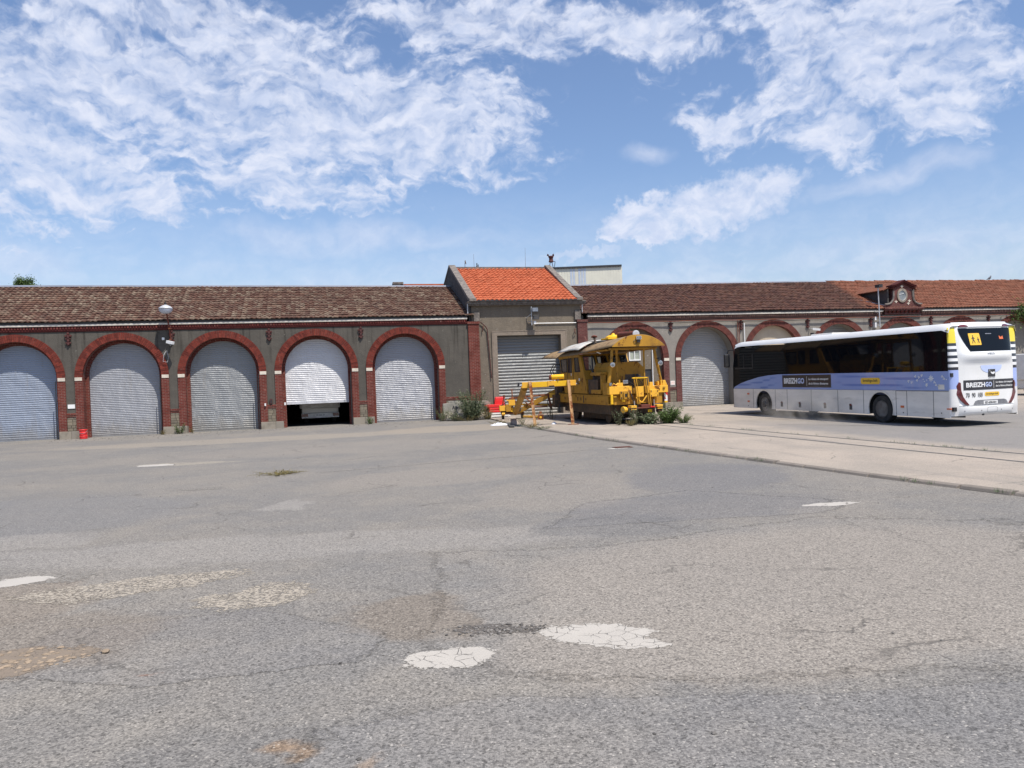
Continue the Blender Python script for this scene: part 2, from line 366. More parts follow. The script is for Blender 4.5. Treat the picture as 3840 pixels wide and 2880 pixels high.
def mat_plaster(name, ca, cb, streak, sa=.6, speck=None):
    m, t, p = newmat(name); v = t.coord(); x, y, z = t.sep(v)
    base = t.mix(t.ss(t.noise(v, 1.1, 6, .6), .3, .7), ca, cb)
    st = t.noise(t.vmath('MULTIPLY', v, (5.5, 5.5, .35)), 1., 5, .6)
    hgt = t.ss(z, 2.2, 5.2, .25, 1.)
    base = t.mix(t.math('MULTIPLY', t.math('MULTIPLY', t.ss(st, .5, .72), hgt), sa), base, streak)
    lt = t.noise(t.vmath('MULTIPLY', v, (8., 8., .5)), 1., 4)
    base = t.mix(t.math('MULTIPLY', t.ss(lt, .62, .78), .3), base, tuple(min(1, c * 1.5) for c in ca))
    if speck:
        base = t.mix(t.ss(t.noise(v, 6.5, 3, .6), .66, .70), base, speck)
    t.put(p.inputs['Base Color'], base); p.inputs['Roughness'].default_value = .93; p.inputs['Specular IOR Level'].default_value = .15
    t.put(p.inputs['Normal'], t.bump(t.math('ADD', t.noise(v, 25, 5), t.math('MULTIPLY', t.noise(v, 3, 3), 1.5)), .015))
    return m
def mat_brick(name, a, b, mortar, bw=.23, rh=.075):
    m, t, p = newmat(name); v = t.coord(); x, y, z = t.sep(v)
    vec = t.comb(t.math('ADD', x, y), z)
    br = t.new('ShaderNodeTexBrick'); t.put(br.inputs['Vector'], vec); br.inputs['Scale'].default_value = 1
    br.inputs['Brick Width'].default_value = bw; br.inputs['Row Height'].default_value = rh; br.inputs['Mortar Size'].default_value = .009; br.inputs['Mortar Smooth'].default_value = .3
    t.put(br.inputs['Color1'], a); t.put(br.inputs['Color2'], b); t.put(br.inputs['Mortar'], mortar)
    base = t.mix(t.math('MULTIPLY', t.ss(t.noise(v, 2.2, 6, .6), .4, .7), .55), br.outputs[0], tuple(c * .55 for c in a))
    base = t.mix(t.math('MULTIPLY', t.ss(t.noise(v, 1.7, 4, .6, 1.), .64, .72), .4), base, (.42, .20, .16))
    t.put(p.inputs['Base Color'], base); p.inputs['Roughness'].default_value = .85; p.inputs['Specular IOR Level'].default_value = .15
    t.put(p.inputs['Normal'], t.bump(t.math('ADD', t.math('MULTIPLY', br.outputs['Fac'], -1.), t.math('MULTIPLY', t.noise(v, 40, 4), .5)), .012))
    return m
def mat_island(name, a, b, mortar_dark=.6, extra=None):
    """per-piece colour (voussoirs, dentils, stones)"""
    m, t, p = newmat(name); v = t.coord()
    g = t.new('ShaderNodeNewGeometry').outputs['Random Per Island']
    base = t.mix(g, a, b)
    base = t.mix(t.math('MULTIPLY', t.ss(t.noise(v, 3.0, 6, .65), .45, .7), mortar_dark), base, tuple(c * .5 for c in a))
    if extra: base = t.mix(t.math('MULTIPLY', t.ss(t.noise(v, 8., 5, .7), .6, .7), .6), base, extra)
    t.put(p.inputs['Base Color'], base); p.inputs['Roughness'].default_value = .88; p.inputs['Specular IOR Level'].default_value = .15
    t.put(p.inputs['Normal'], t.bump(t.noise(v, 45, 4), .008))
    return m
TW, TC = .235, .33
def mat_tile(name, cols, lichen, la=.6, far=None, moss=None):
    m, t, p = newmat(name); v = t.coord(); x, y, z = t.sep(v)
    s = t.math('DIVIDE', y, math.cos(R(21.8)))
    row = t.math('FLOOR', t.math('DIVIDE', s, TC)); 
    cid = t.math('FLOOR', t.math('DIVIDE', x, TW))
    wn = t.new('ShaderNodeTexWhiteNoise', noise_dimensions='2D'); t.put(wn.inputs['Vector'], t.comb(cid, row)); r = wn.outputs['Value']
    n = len(cols); base = t.ramp(r, [((i + .5) / n, c) for i, c in enumerate(cols)])
    if far:
        edge = t.ss(t.math('ADD', t.math('ADD', x, t.math('MULTIPLY', y, -.25)), t.math('MULTIPLY', t.noise(v, .8, 4), 2.)), far[0], far[0] + .8)
        base2 = t.ramp(r, [((i + .5) / len(far[1]), c) for i, c in enumerate(far[1])])
        base = t.mix(edge, base, base2)
    wl = t.sep(wn.outputs['Color'])
    lm = t.math('MULTIPLY', t.ss(t.math('ADD', t.noise(v, 9., 6, .75), t.math('MULTIPLY', wl[1], .22)), .60, .76), la)
    lm = t.math('MULTIPLY', lm, t.ss(t.noise(v, .45, 4), .3, .62, .45, 1.))
    base = t.mix(lm, base, lichen)
    base = t.mix(t.math('MULTIPLY', t.ss(t.noise(v, 1.1, 5), .5, .75), .4), base, tuple(c * .45 for c in cols[0]))
    t.put(p.inputs['Base Color'], base); p.inputs['Roughness'].default_value = .82; p.inputs['Specular IOR Level'].default_value = .15
    t.put(p.inputs['Normal'], t.bump(t.noise(v, 30, 4), .01))
    return m
def mat_shutter(name, a, b, rough=.42, metal=.15, streak=(.5, .52, .55)):
    m, t, p = newmat(name); v = t.coord()
    base = t.mix(t.noise(t.vmath('MULTIPLY', v, (.6, 1, 9.)), 1., 4), a, b)
    sc_ = t.ss(t.noise(t.vmath('MULTIPLY', v, (.9, 1, 5.)), 1.3, 5, .7), .66, .75)
    base = t.mix(t.math('MULTIPLY', sc_, .4), base, streak)
    base = t.mix(t.math('MULTIPLY', t.ss(t.noise(t.vmath('MULTIPLY', v, (7, 1, .5)), 1., 4), .55, .8), .35), base, (.22, .20, .17))
    z_ = t.sep(v)[2]; gm = t.math('MULTIPLY', t.ss(t.math('ADD', z_, t.math('MULTIPLY', t.noise(t.vmath('MULTIPLY', v, (4, 1, 1)), 1., 5, .65), 1.6)), .9, 1.7, 1, 0), .5)
    base = t.mix(gm, base, (.19, .17, .14))
    rs = t.math('MULTIPLY', t.ss(t.noise(t.vmath('MULTIPLY', v, (11, 1, .8)), 1., 5, .7), .68, .76), .4); base = t.mix(rs, base, (.20, .12, .08))
    t.put(p.inputs['Base Color'], base); p.inputs['Roughness'].default_value = rough; p.inputs['Metallic'].default_value = metal
    t.put(p.inputs['Normal'], t.bump(t.noise(v, 2.2, 3), .05))
    return m
def mat_rusty(name, paint, rust, amount=.6, rough=.55, dark=None, scale=3.):
    m, t, p = newmat(name); v = t.coord()
    base = t.mix(t.noise(v, 2., 4), paint, tuple(c * .78 for c in paint))
    n = t.noise(v, scale, 7, .7, .4); mask = t.ss(n, amount, amount + .08)
    n2 = t.noise(t.vmath('MULTIPLY', v, (9, 9, .8)), 1., 4); mask = t.math('MAXIMUM', mask, t.math('MULTIPLY', t.ss(n2, .66, .8), .55))
    base = t.mix(mask, base, t.mix(t.noise(v, 14, 4), rust, tuple(c * .45 for c in rust)))
    if dark: base = t.mix(t.math('MULTIPLY', t.ss(t.noise(v, 1.3, 5), .5, .7), .7), base, dark)
    t.put(p.inputs['Base Color'], base); t.put(p.inputs['Roughness'], t.math('ADD', t.math('MULTIPLY', mask, .35), rough)); p.inputs['Specular IOR Level'].default_value = .35
    t.put(p.inputs['Normal'], t.bump(t.math('ADD', t.math('MULTIPLY', mask, -.5), t.math('MULTIPLY', t.noise(v, 60, 3), .3)), .004))
    return m
def mat_leaf(name, a, b, tr=.3):
    m, t, p = newmat(name); v = t.coord()
    g = t.new('ShaderNodeNewGeometry').outputs['Random Per Island']
    base = t.mix(g, a, b)
    t.put(p.inputs['Base Color'], base); p.inputs['Roughness'].default_value = .6; p.inputs['Specular IOR Level'].default_value = .3
    tb = t.new('ShaderNodeBsdfTranslucent'); t.put(tb.inputs[0], base)
    ms = t.new('ShaderNodeMixShader'); ms.inputs[0].default_value = tr
    out = m.node_tree.nodes['Material Output']; t.l.new(p.outputs[0], ms.inputs[1]); t.l.new(tb.outputs[0], ms.inputs[2]); t.l.new(ms.outputs[0], out.inputs[0])
    return m
def mat_glass(name, tint, op=.5, rough=.03):
    """tinted glazing: mirror-like reflection over a see-through tint"""
    m, t, p = newmat(name)
    tr = t.new('ShaderNodeBsdfTransparent'); t.put(tr.inputs[0], tint)
    p.inputs['Base Color'].default_value = (.012, .014, .018, 1); p.inputs['Roughness'].default_value = rough; p.inputs['Specular IOR Level'].default_value = .7
    lw = t.new('ShaderNodeFresnel'); lw.inputs[0].default_value = 1.5
    ms = t.new('ShaderNodeMixShader'); t.put(ms.inputs[0], t.math('ADD', t.math('MULTIPLY', lw.outputs[0], .8), op, clamp=True))
    out = m.node_tree.nodes['Material Output']; t.l.new(tr.outputs[0], ms.inputs[1]); t.l.new(p.outputs[0], ms.inputs[2]); t.l.new(ms.outputs[0], out.inputs[0])
    return m
A = {}
A['asphalt'] = mat_asphalt(); A['apron'] = mat_concrete_apron()
A['kerb'] = mat_island('kerb_stone', (.24, .21, .18), (.18, .16, .138), .4)
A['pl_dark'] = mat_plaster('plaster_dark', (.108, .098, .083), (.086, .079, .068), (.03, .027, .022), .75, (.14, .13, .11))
A['pl_mid'] = mat_plaster('plaster_mid', (.185, .155, .118), (.15, .127, .099), (.12, .10, .08), .4, (.33, .30, .26))
A['pl_light'] = mat_plaster('plaster_light', (.255, .235, .205), (.21, .195, .172), (.15, .135, .12), .55, (.40, .38, .34))
A['pl_frame'] = mat_plaster('plaster_frame', (.255, .21, .165), (.21, .175, .14), (.15, .12, .09), .4)
A['pl_cream'] = mat_plaster('plaster_cream', (.50, .42, .31), (.44, .37, .28), (.4, .34, .26), .3)
A['coping'] = PM('coping_stone', (.20, .175, .15), (.115, .10, .09), 5, .95, bump=.02, bscale=20, dirt=(.05, .045, .04, .6))
A['gable'] = PM('gable_render', (.075, .07, .066), (.05, .047, .045), 3, .95, bump=.01, bscale=20, dirt=(.13, .12, .11, .5))
A['brick'] = mat_brick('brick_red', (.165, .036, .026), (.115, .027, .021), (.26, .16, .13))
A['brickR'] = mat_brick('brick_purple', (.14, .045, .040), (.10, .035, .032), (.20, .14, .12))
A['vou'] = mat_island('voussoir_red', (.20, .043, .029), (.105, .025, .019), .35, (.24, .14, .11))
A['vouR'] = mat_island('voussoir_brown', (.155, .052, .041), (.095, .036, .030), .45, (.27, .19, .155))
A['mortar'] = PM('mortar', (.20, .10, .08), (.12, .06, .05), 6, .95)
A['darkbrick'] = mat_island('moulding_brick', (.13, .030, .026), (.07, .022, .02), .5); A['dentilR'] = mat_island('dentil_dull', (.17, .10, .08), (.085, .052, .045), .5, (.25, .2, .17)); A['mouldR'] = mat_island('moulding_dull', (.105, .055, .047), (.06, .036, .032), .5); A['dentil'] = mat_island('dentil_brick', (.20, .055, .045), (.09, .025, .022), .5, (.33, .25, .21))
A['impost'] = PM('impost_stone', (.62, .56, .46), (.50, .45, .37), 6, .85, bump=.005)
A['stone'] = mat_island('rubble_stone', (.24, .205, .15), (.16, .14, .11), .5)
A['plinth'] = mat_island('plinth_stone', (.30, .265, .21), (.22, .20, .17), .6)
A['white_band'] = PM('white_band', (.62, .58, .50), (.48, .44, .38), 3, .85, dirt=(.25, .21, .16, .4), stretch=(1, 1, 4))
A['gutter'] = PM('gutter_zinc', (.025, .025, .028), (.04, .04, .042), 3, .6)
A['zinc'] = PM('zinc', (.17, .19, .24), (.13, .15, .19), .6, .6, .1)
A['tileL'] = mat_tile('tile_mossy', [(.080, .041, .030), (.102, .053, .038), (.068, .036, .028), (.128, .072, .050), (.088, .046, .033)], (.27, .225, .165), .7)
A['tileR'] = mat_tile('tile_dark', [(.068, .034, .027), (.085, .040, .030), (.058, .030, .025), (.10, .047, .033)], (.17, .11, .075), .45, (23.2, [(.18, .070, .042), (.22, .088, .052), (.16, .062, .038), (.195, .078, .047)]))
A['tileO'] = mat_tile('tile_orange', [(.41, .105, .047), (.46, .125, .058), (.36, .09, .040), (.43, .115, .052)], (.52, .20, .11), .25)
A['sh1'] = mat_shutter('shutter_blue', (.285, .325, .395), (.225, .26, .32)); A['sh2'] = mat_shutter('shutter_grey', (.315, .325, .345), (.26, .27, .29))
A['sh3'] = mat_shutter('shutter_old', (.255, .265, .27), (.205, .215, .22)); A['sh4'] = mat_shutter('shutter_new', (.54, .545, .56), (.47, .475, .49), .4, .05)
A['sh5'] = mat_shutter('shutter_pale', (.31, .32, .345), (.25, .26, .285)); A['shC'] = mat_shutter('shutter_galvanised', (.215, .22, .215), (.165, .17, .165), .5, .2, (.36, .37, .36))
A['shR'] = mat_shutter('shutter_white', (.30, .305, .31), (.245, .25, .255))
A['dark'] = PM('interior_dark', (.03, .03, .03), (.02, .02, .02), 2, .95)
A['door_dark'] = PM('door_charcoal', (.03, .032, .036), (.022, .024, .027), 2, .6)
A['rust'] = mat_rusty('rust_iron', (.16, .045, .03), (.22, .08, .035), .5, .75)
A['iron'] = PM('cast_iron', (.09, .02, .017), (.05, .015, .013), 8, .75, bump=.01)
A['black'] = PM('black_metal', (.018, .018, .02), (.03, .03, .03), 5, .5)
A['rubber'] = PM('rubber', (.016, .016, .017), (.035, .033, .03), 6, .85)
A['steel'] = PM('steel_grey', (.34, .34, .35), (.25, .25, .26), 4, .4, .6)
A['rimgrey'] = PM('rim_grey', (.16, .16, .16), (.10, .098, .095), 5, .5, .3); A['galv'] = PM('galvanised', (.52, .53, .54), (.42, .43, .44), 3, .5, .3)
A['white'] = PM('white_paint', (.78, .78, .76), (.70, .70, .68), 3, .4)
A['globe'] = PM('lamp_globe', (.52, .56, .64), (.46, .50, .58), 2, .2, coat=.5)
A['yel'] = mat_rusty('yellow_paint', (.86, .46, .045), (.33, .11, .04), .585, .5)
A['yeld'] = mat_rusty('ochre_paint', (.46, .235, .022), (.17, .06, .02), .575, .6, (.20, .10, .02))
A['yelb'] = mat_rusty('bright_yellow', (.86, .50, .018), (.38, .12, .04), .64, .45)
A['yelroof'] = mat_rusty('roof_ochre', (.29, .195, .10), (.17, .095, .055), .54, .85, (.22, .165, .11))
A['post'] = mat_rusty('post_rust', (.66, .40, .19), (.36, .115, .045), .50, .75, scale=2.2)
A['rpost'] = mat_rusty('arm_rust', (.30, .11, .045), (.16, .05, .025), .5, .7)
A['pale'] = PM('pale_sheet', (.50, .49, .45), (.34, .25, .18), 2.5, .6, lo=.45, hi=.75, stretch=(1, 1, 3))
A['grease'] = PM('greasy_metal', (.035, .028, .02), (.09, .055, .03), 6, .55, bump=.01)
A['chrome'] = PM('chrome', (.75, .76, .78), (.6, .6, .62), 4, .15, .9)
A['lens'] = PM('lens', (.26, .28, .30), (.10, .11, .13), 40, .1, .2)
A['glassd'] = mat_glass('cab_glass', (.45, .46, .44), .22)
A['glassbus'] = mat_glass('bus_glass', (.09, .10, .13), .38)
A['glassrear'] = mat_glass('rear_glass', (.12, .17, .16), .35)
A['winpale'] = PM('window_pale', (.36, .38, .31), (.25, .27, .23), 6, .3); A['winglass'] = PM('window_glass', (.10, .12, .13), (.2, .22, .23), 3, .08)
A['busw'] = PM('bus_white', (.80, .80, .78), (.76, .76, .735), 1.2, .22, coat=.6)
A['busg'] = PM('bus_skirt', (.84, .80, .73), (.70, .67, .61), 1.1, .35, coat=.25, dirt=(.40, .36, .31, .4), stretch=(.6, 1, 2.2))
A['seam'] = PM('seam_dark', (.05, .05, .05), (.07, .07, .07), 3, .8)
A['banner'] = PM('banner_black', (.028, .028, .032), (.035, .035, .04), 3, .35, coat=.4)
A['letter'] = PM('letter_white', (.80, .80, .78), (.78, .78, .76), 3, .5)
A['lilac'] = PM('letter_lilac', (.50, .58, .80), (.47, .55, .78), 3, .5)
A['ink'] = PM('ink_black', (.03, .03, .035), (.04, .04, .04), 3, .5)
A['yellowtag'] = PM('tag_yellow', (.80, .50, .05), (.78, .47, .05), 3, .4)
A['busyel'] = PM('bus_yellow', (.82, .66, .05), (.8, .62, .05), 3, .25, coat=.6)
A['redlens'] = PM('red_lens', (.13, .010, .014), (.075, .006, .008), 6, .15, coat=.8)
A['orange'] = PM('orange_lens', (.70, .16, .05), (.6, .13, .04), 6, .3)
A['redpl'] = PM('red_plastic', (.70, .028, .028), (.58, .025, .025), 3, .45)
A['whitepl'] = PM('white_plastic', (.80, .79, .76), (.6, .58, .55), 3, .5)
A['sign_or'] = PM('notice_orange', (.72, .30, .2), (.75, .7, .62), 5, .7)
A['curtain'] = PM('curtain_green', (.35, .50, .40), (.55, .55, .25), 2, .8, stretch=(6, 6, .5))
A['seat'] = PM('seat_fabric', (.05, .06, .12), (.03, .04, .08), 5, .9)
A['leaf'] = mat_leaf('leaf_green', (.055, .105, .025), (.13, .19, .06)); A['leafd'] = mat_leaf('leaf_dry', (.26, .20, .07), (.17, .15, .05))
A['leafg'] = mat_leaf('leaf_greygreen', (.10, .14, .075), (.19, .22, .13)); A['stem'] = PM('plant_stem', (.14, .12, .06), (.09, .08, .04), 9, .9)
A['bark'] = PM('bark', (.10, .075, .05), (.06, .045, .03), 6, .95, bump=.02)
A['plastic_bag'] = PM('plastic_bag', (.75, .77, .80), (.6, .62, .66), 5, .35)
A['clad'] = PM('cladding_cream', (.70, .68, .56), (.64, .62, .52), 1, .5); A['clad2'] = PM('cladding_blue', (.50, .56, .64), (.44, .5, .58), 1, .4)
A['tan'] = mat_island('rubble_tan', (.34, .265, .19), (.21, .165, .12), .2); A['peb'] = mat_island('pebble', (.07, .066, .063), (.24, .225, .205), .2)
A['sheet_dark'] = PM('dark_sheet', (.05, .052, .05), (.075, .075, .07), 4, .7)
A['bird'] = PM('bird_grey', (.06, .065, .08), (.10, .10, .12), 8, .7)
A['stoneslab'] = PM('slab_stone', (.30, .285, .245), (.22, .21, .18), 5, .9, bump=.01, dirt=(.14, .14, .11, .6))
# ------------------------------------------------------------ ground, apron, kerb
mb = MB()
xs = [-400, -60, -20, -8, 8, 20, 60, 400]; ys = [-60, 0, 10, 25, 60, 200, 700]
mb.grid(7, 6, lambda a, b: (xs[round(a * 7)], ys[round(b * 6)], 0)); mb.build('ground', A['asphalt'], kind='structure', fix=False)
kl = [(-2.05, -4.6), (-1.95, -7.5), (-1.8, -10.16), (-1.47, -16.73), (-1.03, -20.82), (-.57, -24.6), (-.30, -27.41), (.13, -30.16), (.7, -33.5), (1.7, -38.5), (3.2, -46)]
def kx(v):
    for (a, b), (c, d) in zip(kl, kl[1:]):
        if d <= v <= b: return a + (c - a) * (v - b) / (d - b)
    return kl[0][0]
mb = MB()
poly = [(u + .17, v) for u, v in kl] + [(60, -46), (60, .4), (-1.6, .4), (-1.7, -4.6)]
mb.sheet(poly, lambda a, b: (a, b, .045))
ob = mb.build('concrete_path', A['apron'], kind='structure', fix=False); ob.location = FO; ob.rotation_euler = (0, 0, ANG)
mb = MB(); v = -7.0
while v > -45:
    L = rnd.uniform(.85, 1.05); g = rnd.uniform(.01, .04); v1 = v - L
    a, b = kx(v), kx(v1); dz = rnd.uniform(-.008, .008); sh = rnd.uniform(-.012, .012)
    prof = [(0, 0), (.03, .05), (.09, .068), (.20, .058), (.20, -.05), (0, -.05)]
    n = len(prof); vs = [(a + p[0] + sh, v - g, p[1] + dz) for p in prof] + [(b + p[0] + sh, v1 + g, p[1] + dz) for p in prof]
    mb.add(vs, [(i, (i + 1) % n, (i + 1) % n + n, i + n) for i in range(n)] + [tuple(range(n)), tuple(range(n, 2 * n))])
    v = v1
ob = mb.build('kerb', A['kerb'], kind='structure', bev=.012); ob.location = FO; ob.rotation_euler = (0, 0, ANG)
# rails sunk in the concrete: dark groove and worn steel head
for k, ln in enumerate(([(3.30, -8), (3.42, -11.4), (4.02, -19), (4.70, -26.6), (6.2, -40)], [(2.35, -8), (2.63, -11.4), (3.05, -19), (3.52, -27.6), (4.7, -40)], [(6.0, -15.3), (6.78, -16.4), (10.5, -21.4), (16, -29)], [(8.2, -4.), (14, -10.5), (20, -16), (30, -26)])):
    mb = MB(); wv = .05 if k < 2 else .028
    for (a, b), (c, d) in zip(ln, ln[1:]):
        for i in range(8):
            t0, t1 = i / 8, (i + 1) / 8; j = rnd.uniform(-.01, .01)
            q = lambda tt, o: (a + (c - a) * tt + o + j, b + (d - b) * tt, .0495)
            mb.add([q(t0, -wv), q(t1, -wv), q(t1, wv), q(t0, wv)], [(0, 1, 2, 3)])
    ob = mb.build('rail_groove' if k < 2 else 'path_joint', A['seam'], kind='structure', fix=False); ob.location = FO; ob.rotation_euler = (0, 0, ANG)
# worn patches lying on the yard
def patch(name, cx, cy, rx, ry, rot, mat, seed, z=.004, lobes=.18, poly=None):
    rr = random.Random(seed); n = 48; rx *= 1.3; ry *= 1.3; vs = [(cx, cy, z)]; uv = [(0, 0)]; ph = [rr.uniform(0, 6.28) for _ in range(6)]
    for i in range(n):
        a = 2 * math.pi * i / n; r = 1 + lobes * sum(math.sin((k + 2) * a + ph[k]) / (k + 1.5) for k in range(6)) * .8
        x, y = r * rx * math.cos(a), r * ry * math.sin(a); c, s_ = math.cos(R(rot)), math.sin(R(rot))
        vs.append((cx + x * c - y * s_, cy + x * s_ + y * c, z)); uv.append((1, i / n))
    mb = MB(); mb.add(vs, [(0, i + 1, (i + 1) % n + 1) for i in range(n)], uv)
    return mb.build(name, mat, kind='structure', fix=False)
A['pwhite'] = mat_patch('patch_white', (.47, .44, .39), (.38, .355, .315), 8., .012, .84)
A['pwhite2'] = mat_patch('patch_white_smooth', (.47, .44, .39), (.38, .355, .32), 2., .01, .80)
A['pcream'] = mat_patch('patch_cracked', (.44, .385, .31), (.34, .305, .25), 17., .045, .66, .96)
A['psand'] = mat_patch('patch_sandy', (.235, .185, .135), (.19, .155, .12), 19., .01, .78)
A['pdark'] = mat_patch('patch_dark_hollow', (.085, .076, .068), (.14, .125, .11), 9., .06, .70, .97)
A['pseam'] = mat_patch('patch_chalky', (.27, .25, .22), (.235, .22, .195), 4., .01, .7, .96)
patch('ground_patch', -.56, 6.14, .30, .20, 4, A['pwhite'], 1); patch('ground_patch', .66, 6.55, .48, .23, -12, A['pwhite'], 5, lobes=.25)
patch('ground_patch', .95, 6.33, .22, .11, -10, A['pwhite'], 11, z=.0045)
patch('ground_patch', -4.28, 6.38, .62, .32, 12, A['psand'], 2); patch('ground_patch', -5.9, 9.15, .30, .22, 30, A['pwhite2'], 3)
patch('ground_patch', -4.35, 8.75, 1.15, .50, 22, A['pcream'], 4, lobes=.22); patch('ground_patch', -2.75, 8.15, .72, .42, 25, A['pcream'], 6, lobes=.25)
patch('ground_patch', 4.96, 12.25, .38, .15, 6, A['pwhite2'], 8); patch('ground_patch', -.20, 6.80, .40, .13, 0, A['pdark'], 9, lobes=.25)
patch('ground_patch', -10.3, 22.4, .55, .26, 6, A['pwhite2'], 10); patch('ground_patch', -6.9, 16.9, .55, .25, 6, A['pseam'], 12)
patch('ground_patch', -5.9, 9.2, .9, .32, 10, A['pseam'], 13, z=.0035); patch('ground_patch', 3.0, 22.4, .28, .16, 10, A['pwhite2'], 14)
mb = MB()
for i in range(40):
    t0 = i / 40; x0 = -4.9 + 7.0 * t0; y0 = 19.1 + 3.1 * t0
    mb.add([(x0, y0 - .07, .0042), (x0 + .18, y0, .0042), (x0 + .18, y0 + .14, .0042), (x0, y0 + .09, .0042)], [(0, 1, 2, 3)], [(0, 0)] * 4)
mb.build('ground_patch', A['pseam'], kind='structure', fix=False)
def tone_sheet(pts, mat, z):
    cx = sum(p[0] for p in pts) / len(pts); cy = sum(p[1] for p in pts) / len(pts); q = []
    for (a, b), (c, d) in zip(pts, pts[1:] + pts[:1]):
        for i in range(6): q.append((a + (c - a) * i / 6, b + (d - b) * i / 6))
    n = len(q); mb = MB(); mb.add([(cx, cy, z)] + [(x, y, z) for x, y in q], [(0, i + 1, (i + 1) % n + 1) for i in range(n)], [(0, 0)] + [(1, i / n) for i in range(n)])
    return mb.build('asphalt_patch', mat, kind='structure', fix=False)
A['asp_lt'] = mat_asphalt('asphalt_worn', (1.11, 1.085, 1.03), True); A['asp_dk'] = mat_asphalt('asphalt_dark', (1.03, 1.015, .985), True); A['asp_fg'] = mat_asphalt('asphalt_coarse', (1.10, 1.085, 1.05), True)
tone_sheet([(-1.31, 10.02), (.9, 10.0), (4.75, 11.6), (7.6, 10.3), (4.0, 5.35), (1.95, 5.35), (-.23, 5.50), (-1.0, 6.2), (-.95, 7.5)], A['asp_lt'], .0015)
tone_sheet([(.25, 11.1), (2.7, 11.3), (4.75, 11.5), (5.6, 12.6), (3.1, 14.3), (1.0, 13.2)], A['asp_dk'], .0018)
tone_sheet([(-.25, 5.4), (2.0, 5.25), (4.4, 5.4), (5.2, 3.4), (-1.6, 3.2), (-1.5, 5.0)], A['asp_fg'], .0021)
tone_sheet([(-4.5, 7.3), (-2.6, 7.7), (-1.1, 6.9), (-1.2, 6.1), (-2.8, 5.7), (-4.2, 6.0)], A['asp_dk'], .0024)
A['mach_shade'] = mat_patch('patch_machine_shade', (.035, .031, .027), (.07, .062, .053), 5., .01, .80)  # painted shade: near-black ground sheets deepen the shadow under the track machine
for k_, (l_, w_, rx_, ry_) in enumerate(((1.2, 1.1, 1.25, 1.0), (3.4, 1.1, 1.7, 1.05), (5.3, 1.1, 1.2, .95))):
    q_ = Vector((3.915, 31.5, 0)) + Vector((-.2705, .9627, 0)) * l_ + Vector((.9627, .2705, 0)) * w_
    patch('machine_shade_patch', q_.x, q_.y, rx_, ry_, 105.7, A['mach_shade'], 60 + k_, z=.0495 + .0012 * k_)
# drain cover by the kerb
t_ = empty('drain_cover', (3.14, 22.6, .0), R(10), 'dark iron drain grate set in the asphalt beside the kerb', 'drain')
mb = MB(); mb.box(-.27, .27, -.17, .17, .0, .012); mb.build('frame', A['grease'], t_)
mb = MB()
for i in range(9): mb.box(-.23 + i * .055, -.20 + i * .055, -.13, .13, .012, .02)
mb.build('grate', A['rust'], t_)
# stones
def stone(mb, x, y, z, r, rr, flat=.6):
    ph = rr.uniform(0, 6.28); vs = []
    for zz, k in ((-.3, .8), (.3, .95), (.75, .5)):
        for i in range(5):
            a = ph + i * 1.2566; q = r * k * rr.uniform(.7, 1.2); vs.append((x + math.cos(a) * q, y + math.sin(a) * q, z + zz * r * flat))
    fs = [(i, (i + 1) % 5, (i + 1) % 5 + 5, i + 5) for i in range(5)] + [(i + 5, (i + 1) % 5 + 5, (i + 1) % 5 + 10, i + 10) for i in range(5)] + [(10, 11, 12, 13, 14)]
    mb.add(vs, fs)
rr = random.Random(3); mb = MB()
for _ in range(1500):
    y = 3.8 + 22 * rr.random() ** 2.2; x = rr.uniform(-.72, .72) * y; r = min(.03, .0025 + rr.expovariate(1 / .0028)) * (1 if y < 14 else 1.5)
    stone(mb, x, y, r * .2, r, rr)
for _ in range(150):
    a = rr.gauss(0, .22); b = rr.gauss(0, .07); r = rr.uniform(.006, .022); stone(mb, -.22 + a, 6.78 + b, r * .3, r, rr)
for _ in range(500):
    u = rr.uniform(-22, -2.5); v = -abs(rr.gauss(0, 1.2)) - .2; q = FW(u, v); r = rr.uniform(.008, .03); stone(mb, q.x, q.y, r * .2, r, rr)
mb.build('gravel', A['peb'], fix=False, label='loose grit and small stones scattered over the grey asphalt yard', cat='gravel', kind='stuff')
mb = MB()
for _ in range(150):
    a = rr.uniform(0, 6.28); q = rr.random() ** .6; x = -4.28 + .66 * q * math.cos(a) - .06 * q * math.sin(a); y = 6.42 + .30 * q * math.sin(a) + .12 * q * math.cos(a)
    r = rr.uniform(.008, .036); stone(mb, x, y, r * .12, r, rr, .38)
stone(mb, -3.52, 6.56, .012, .045, rr, .55)
mb.build('rubble', A['tan'], fix=False, label='broken tan stones heaped in the pothole at the left', cat='rubble', kind='stuff')
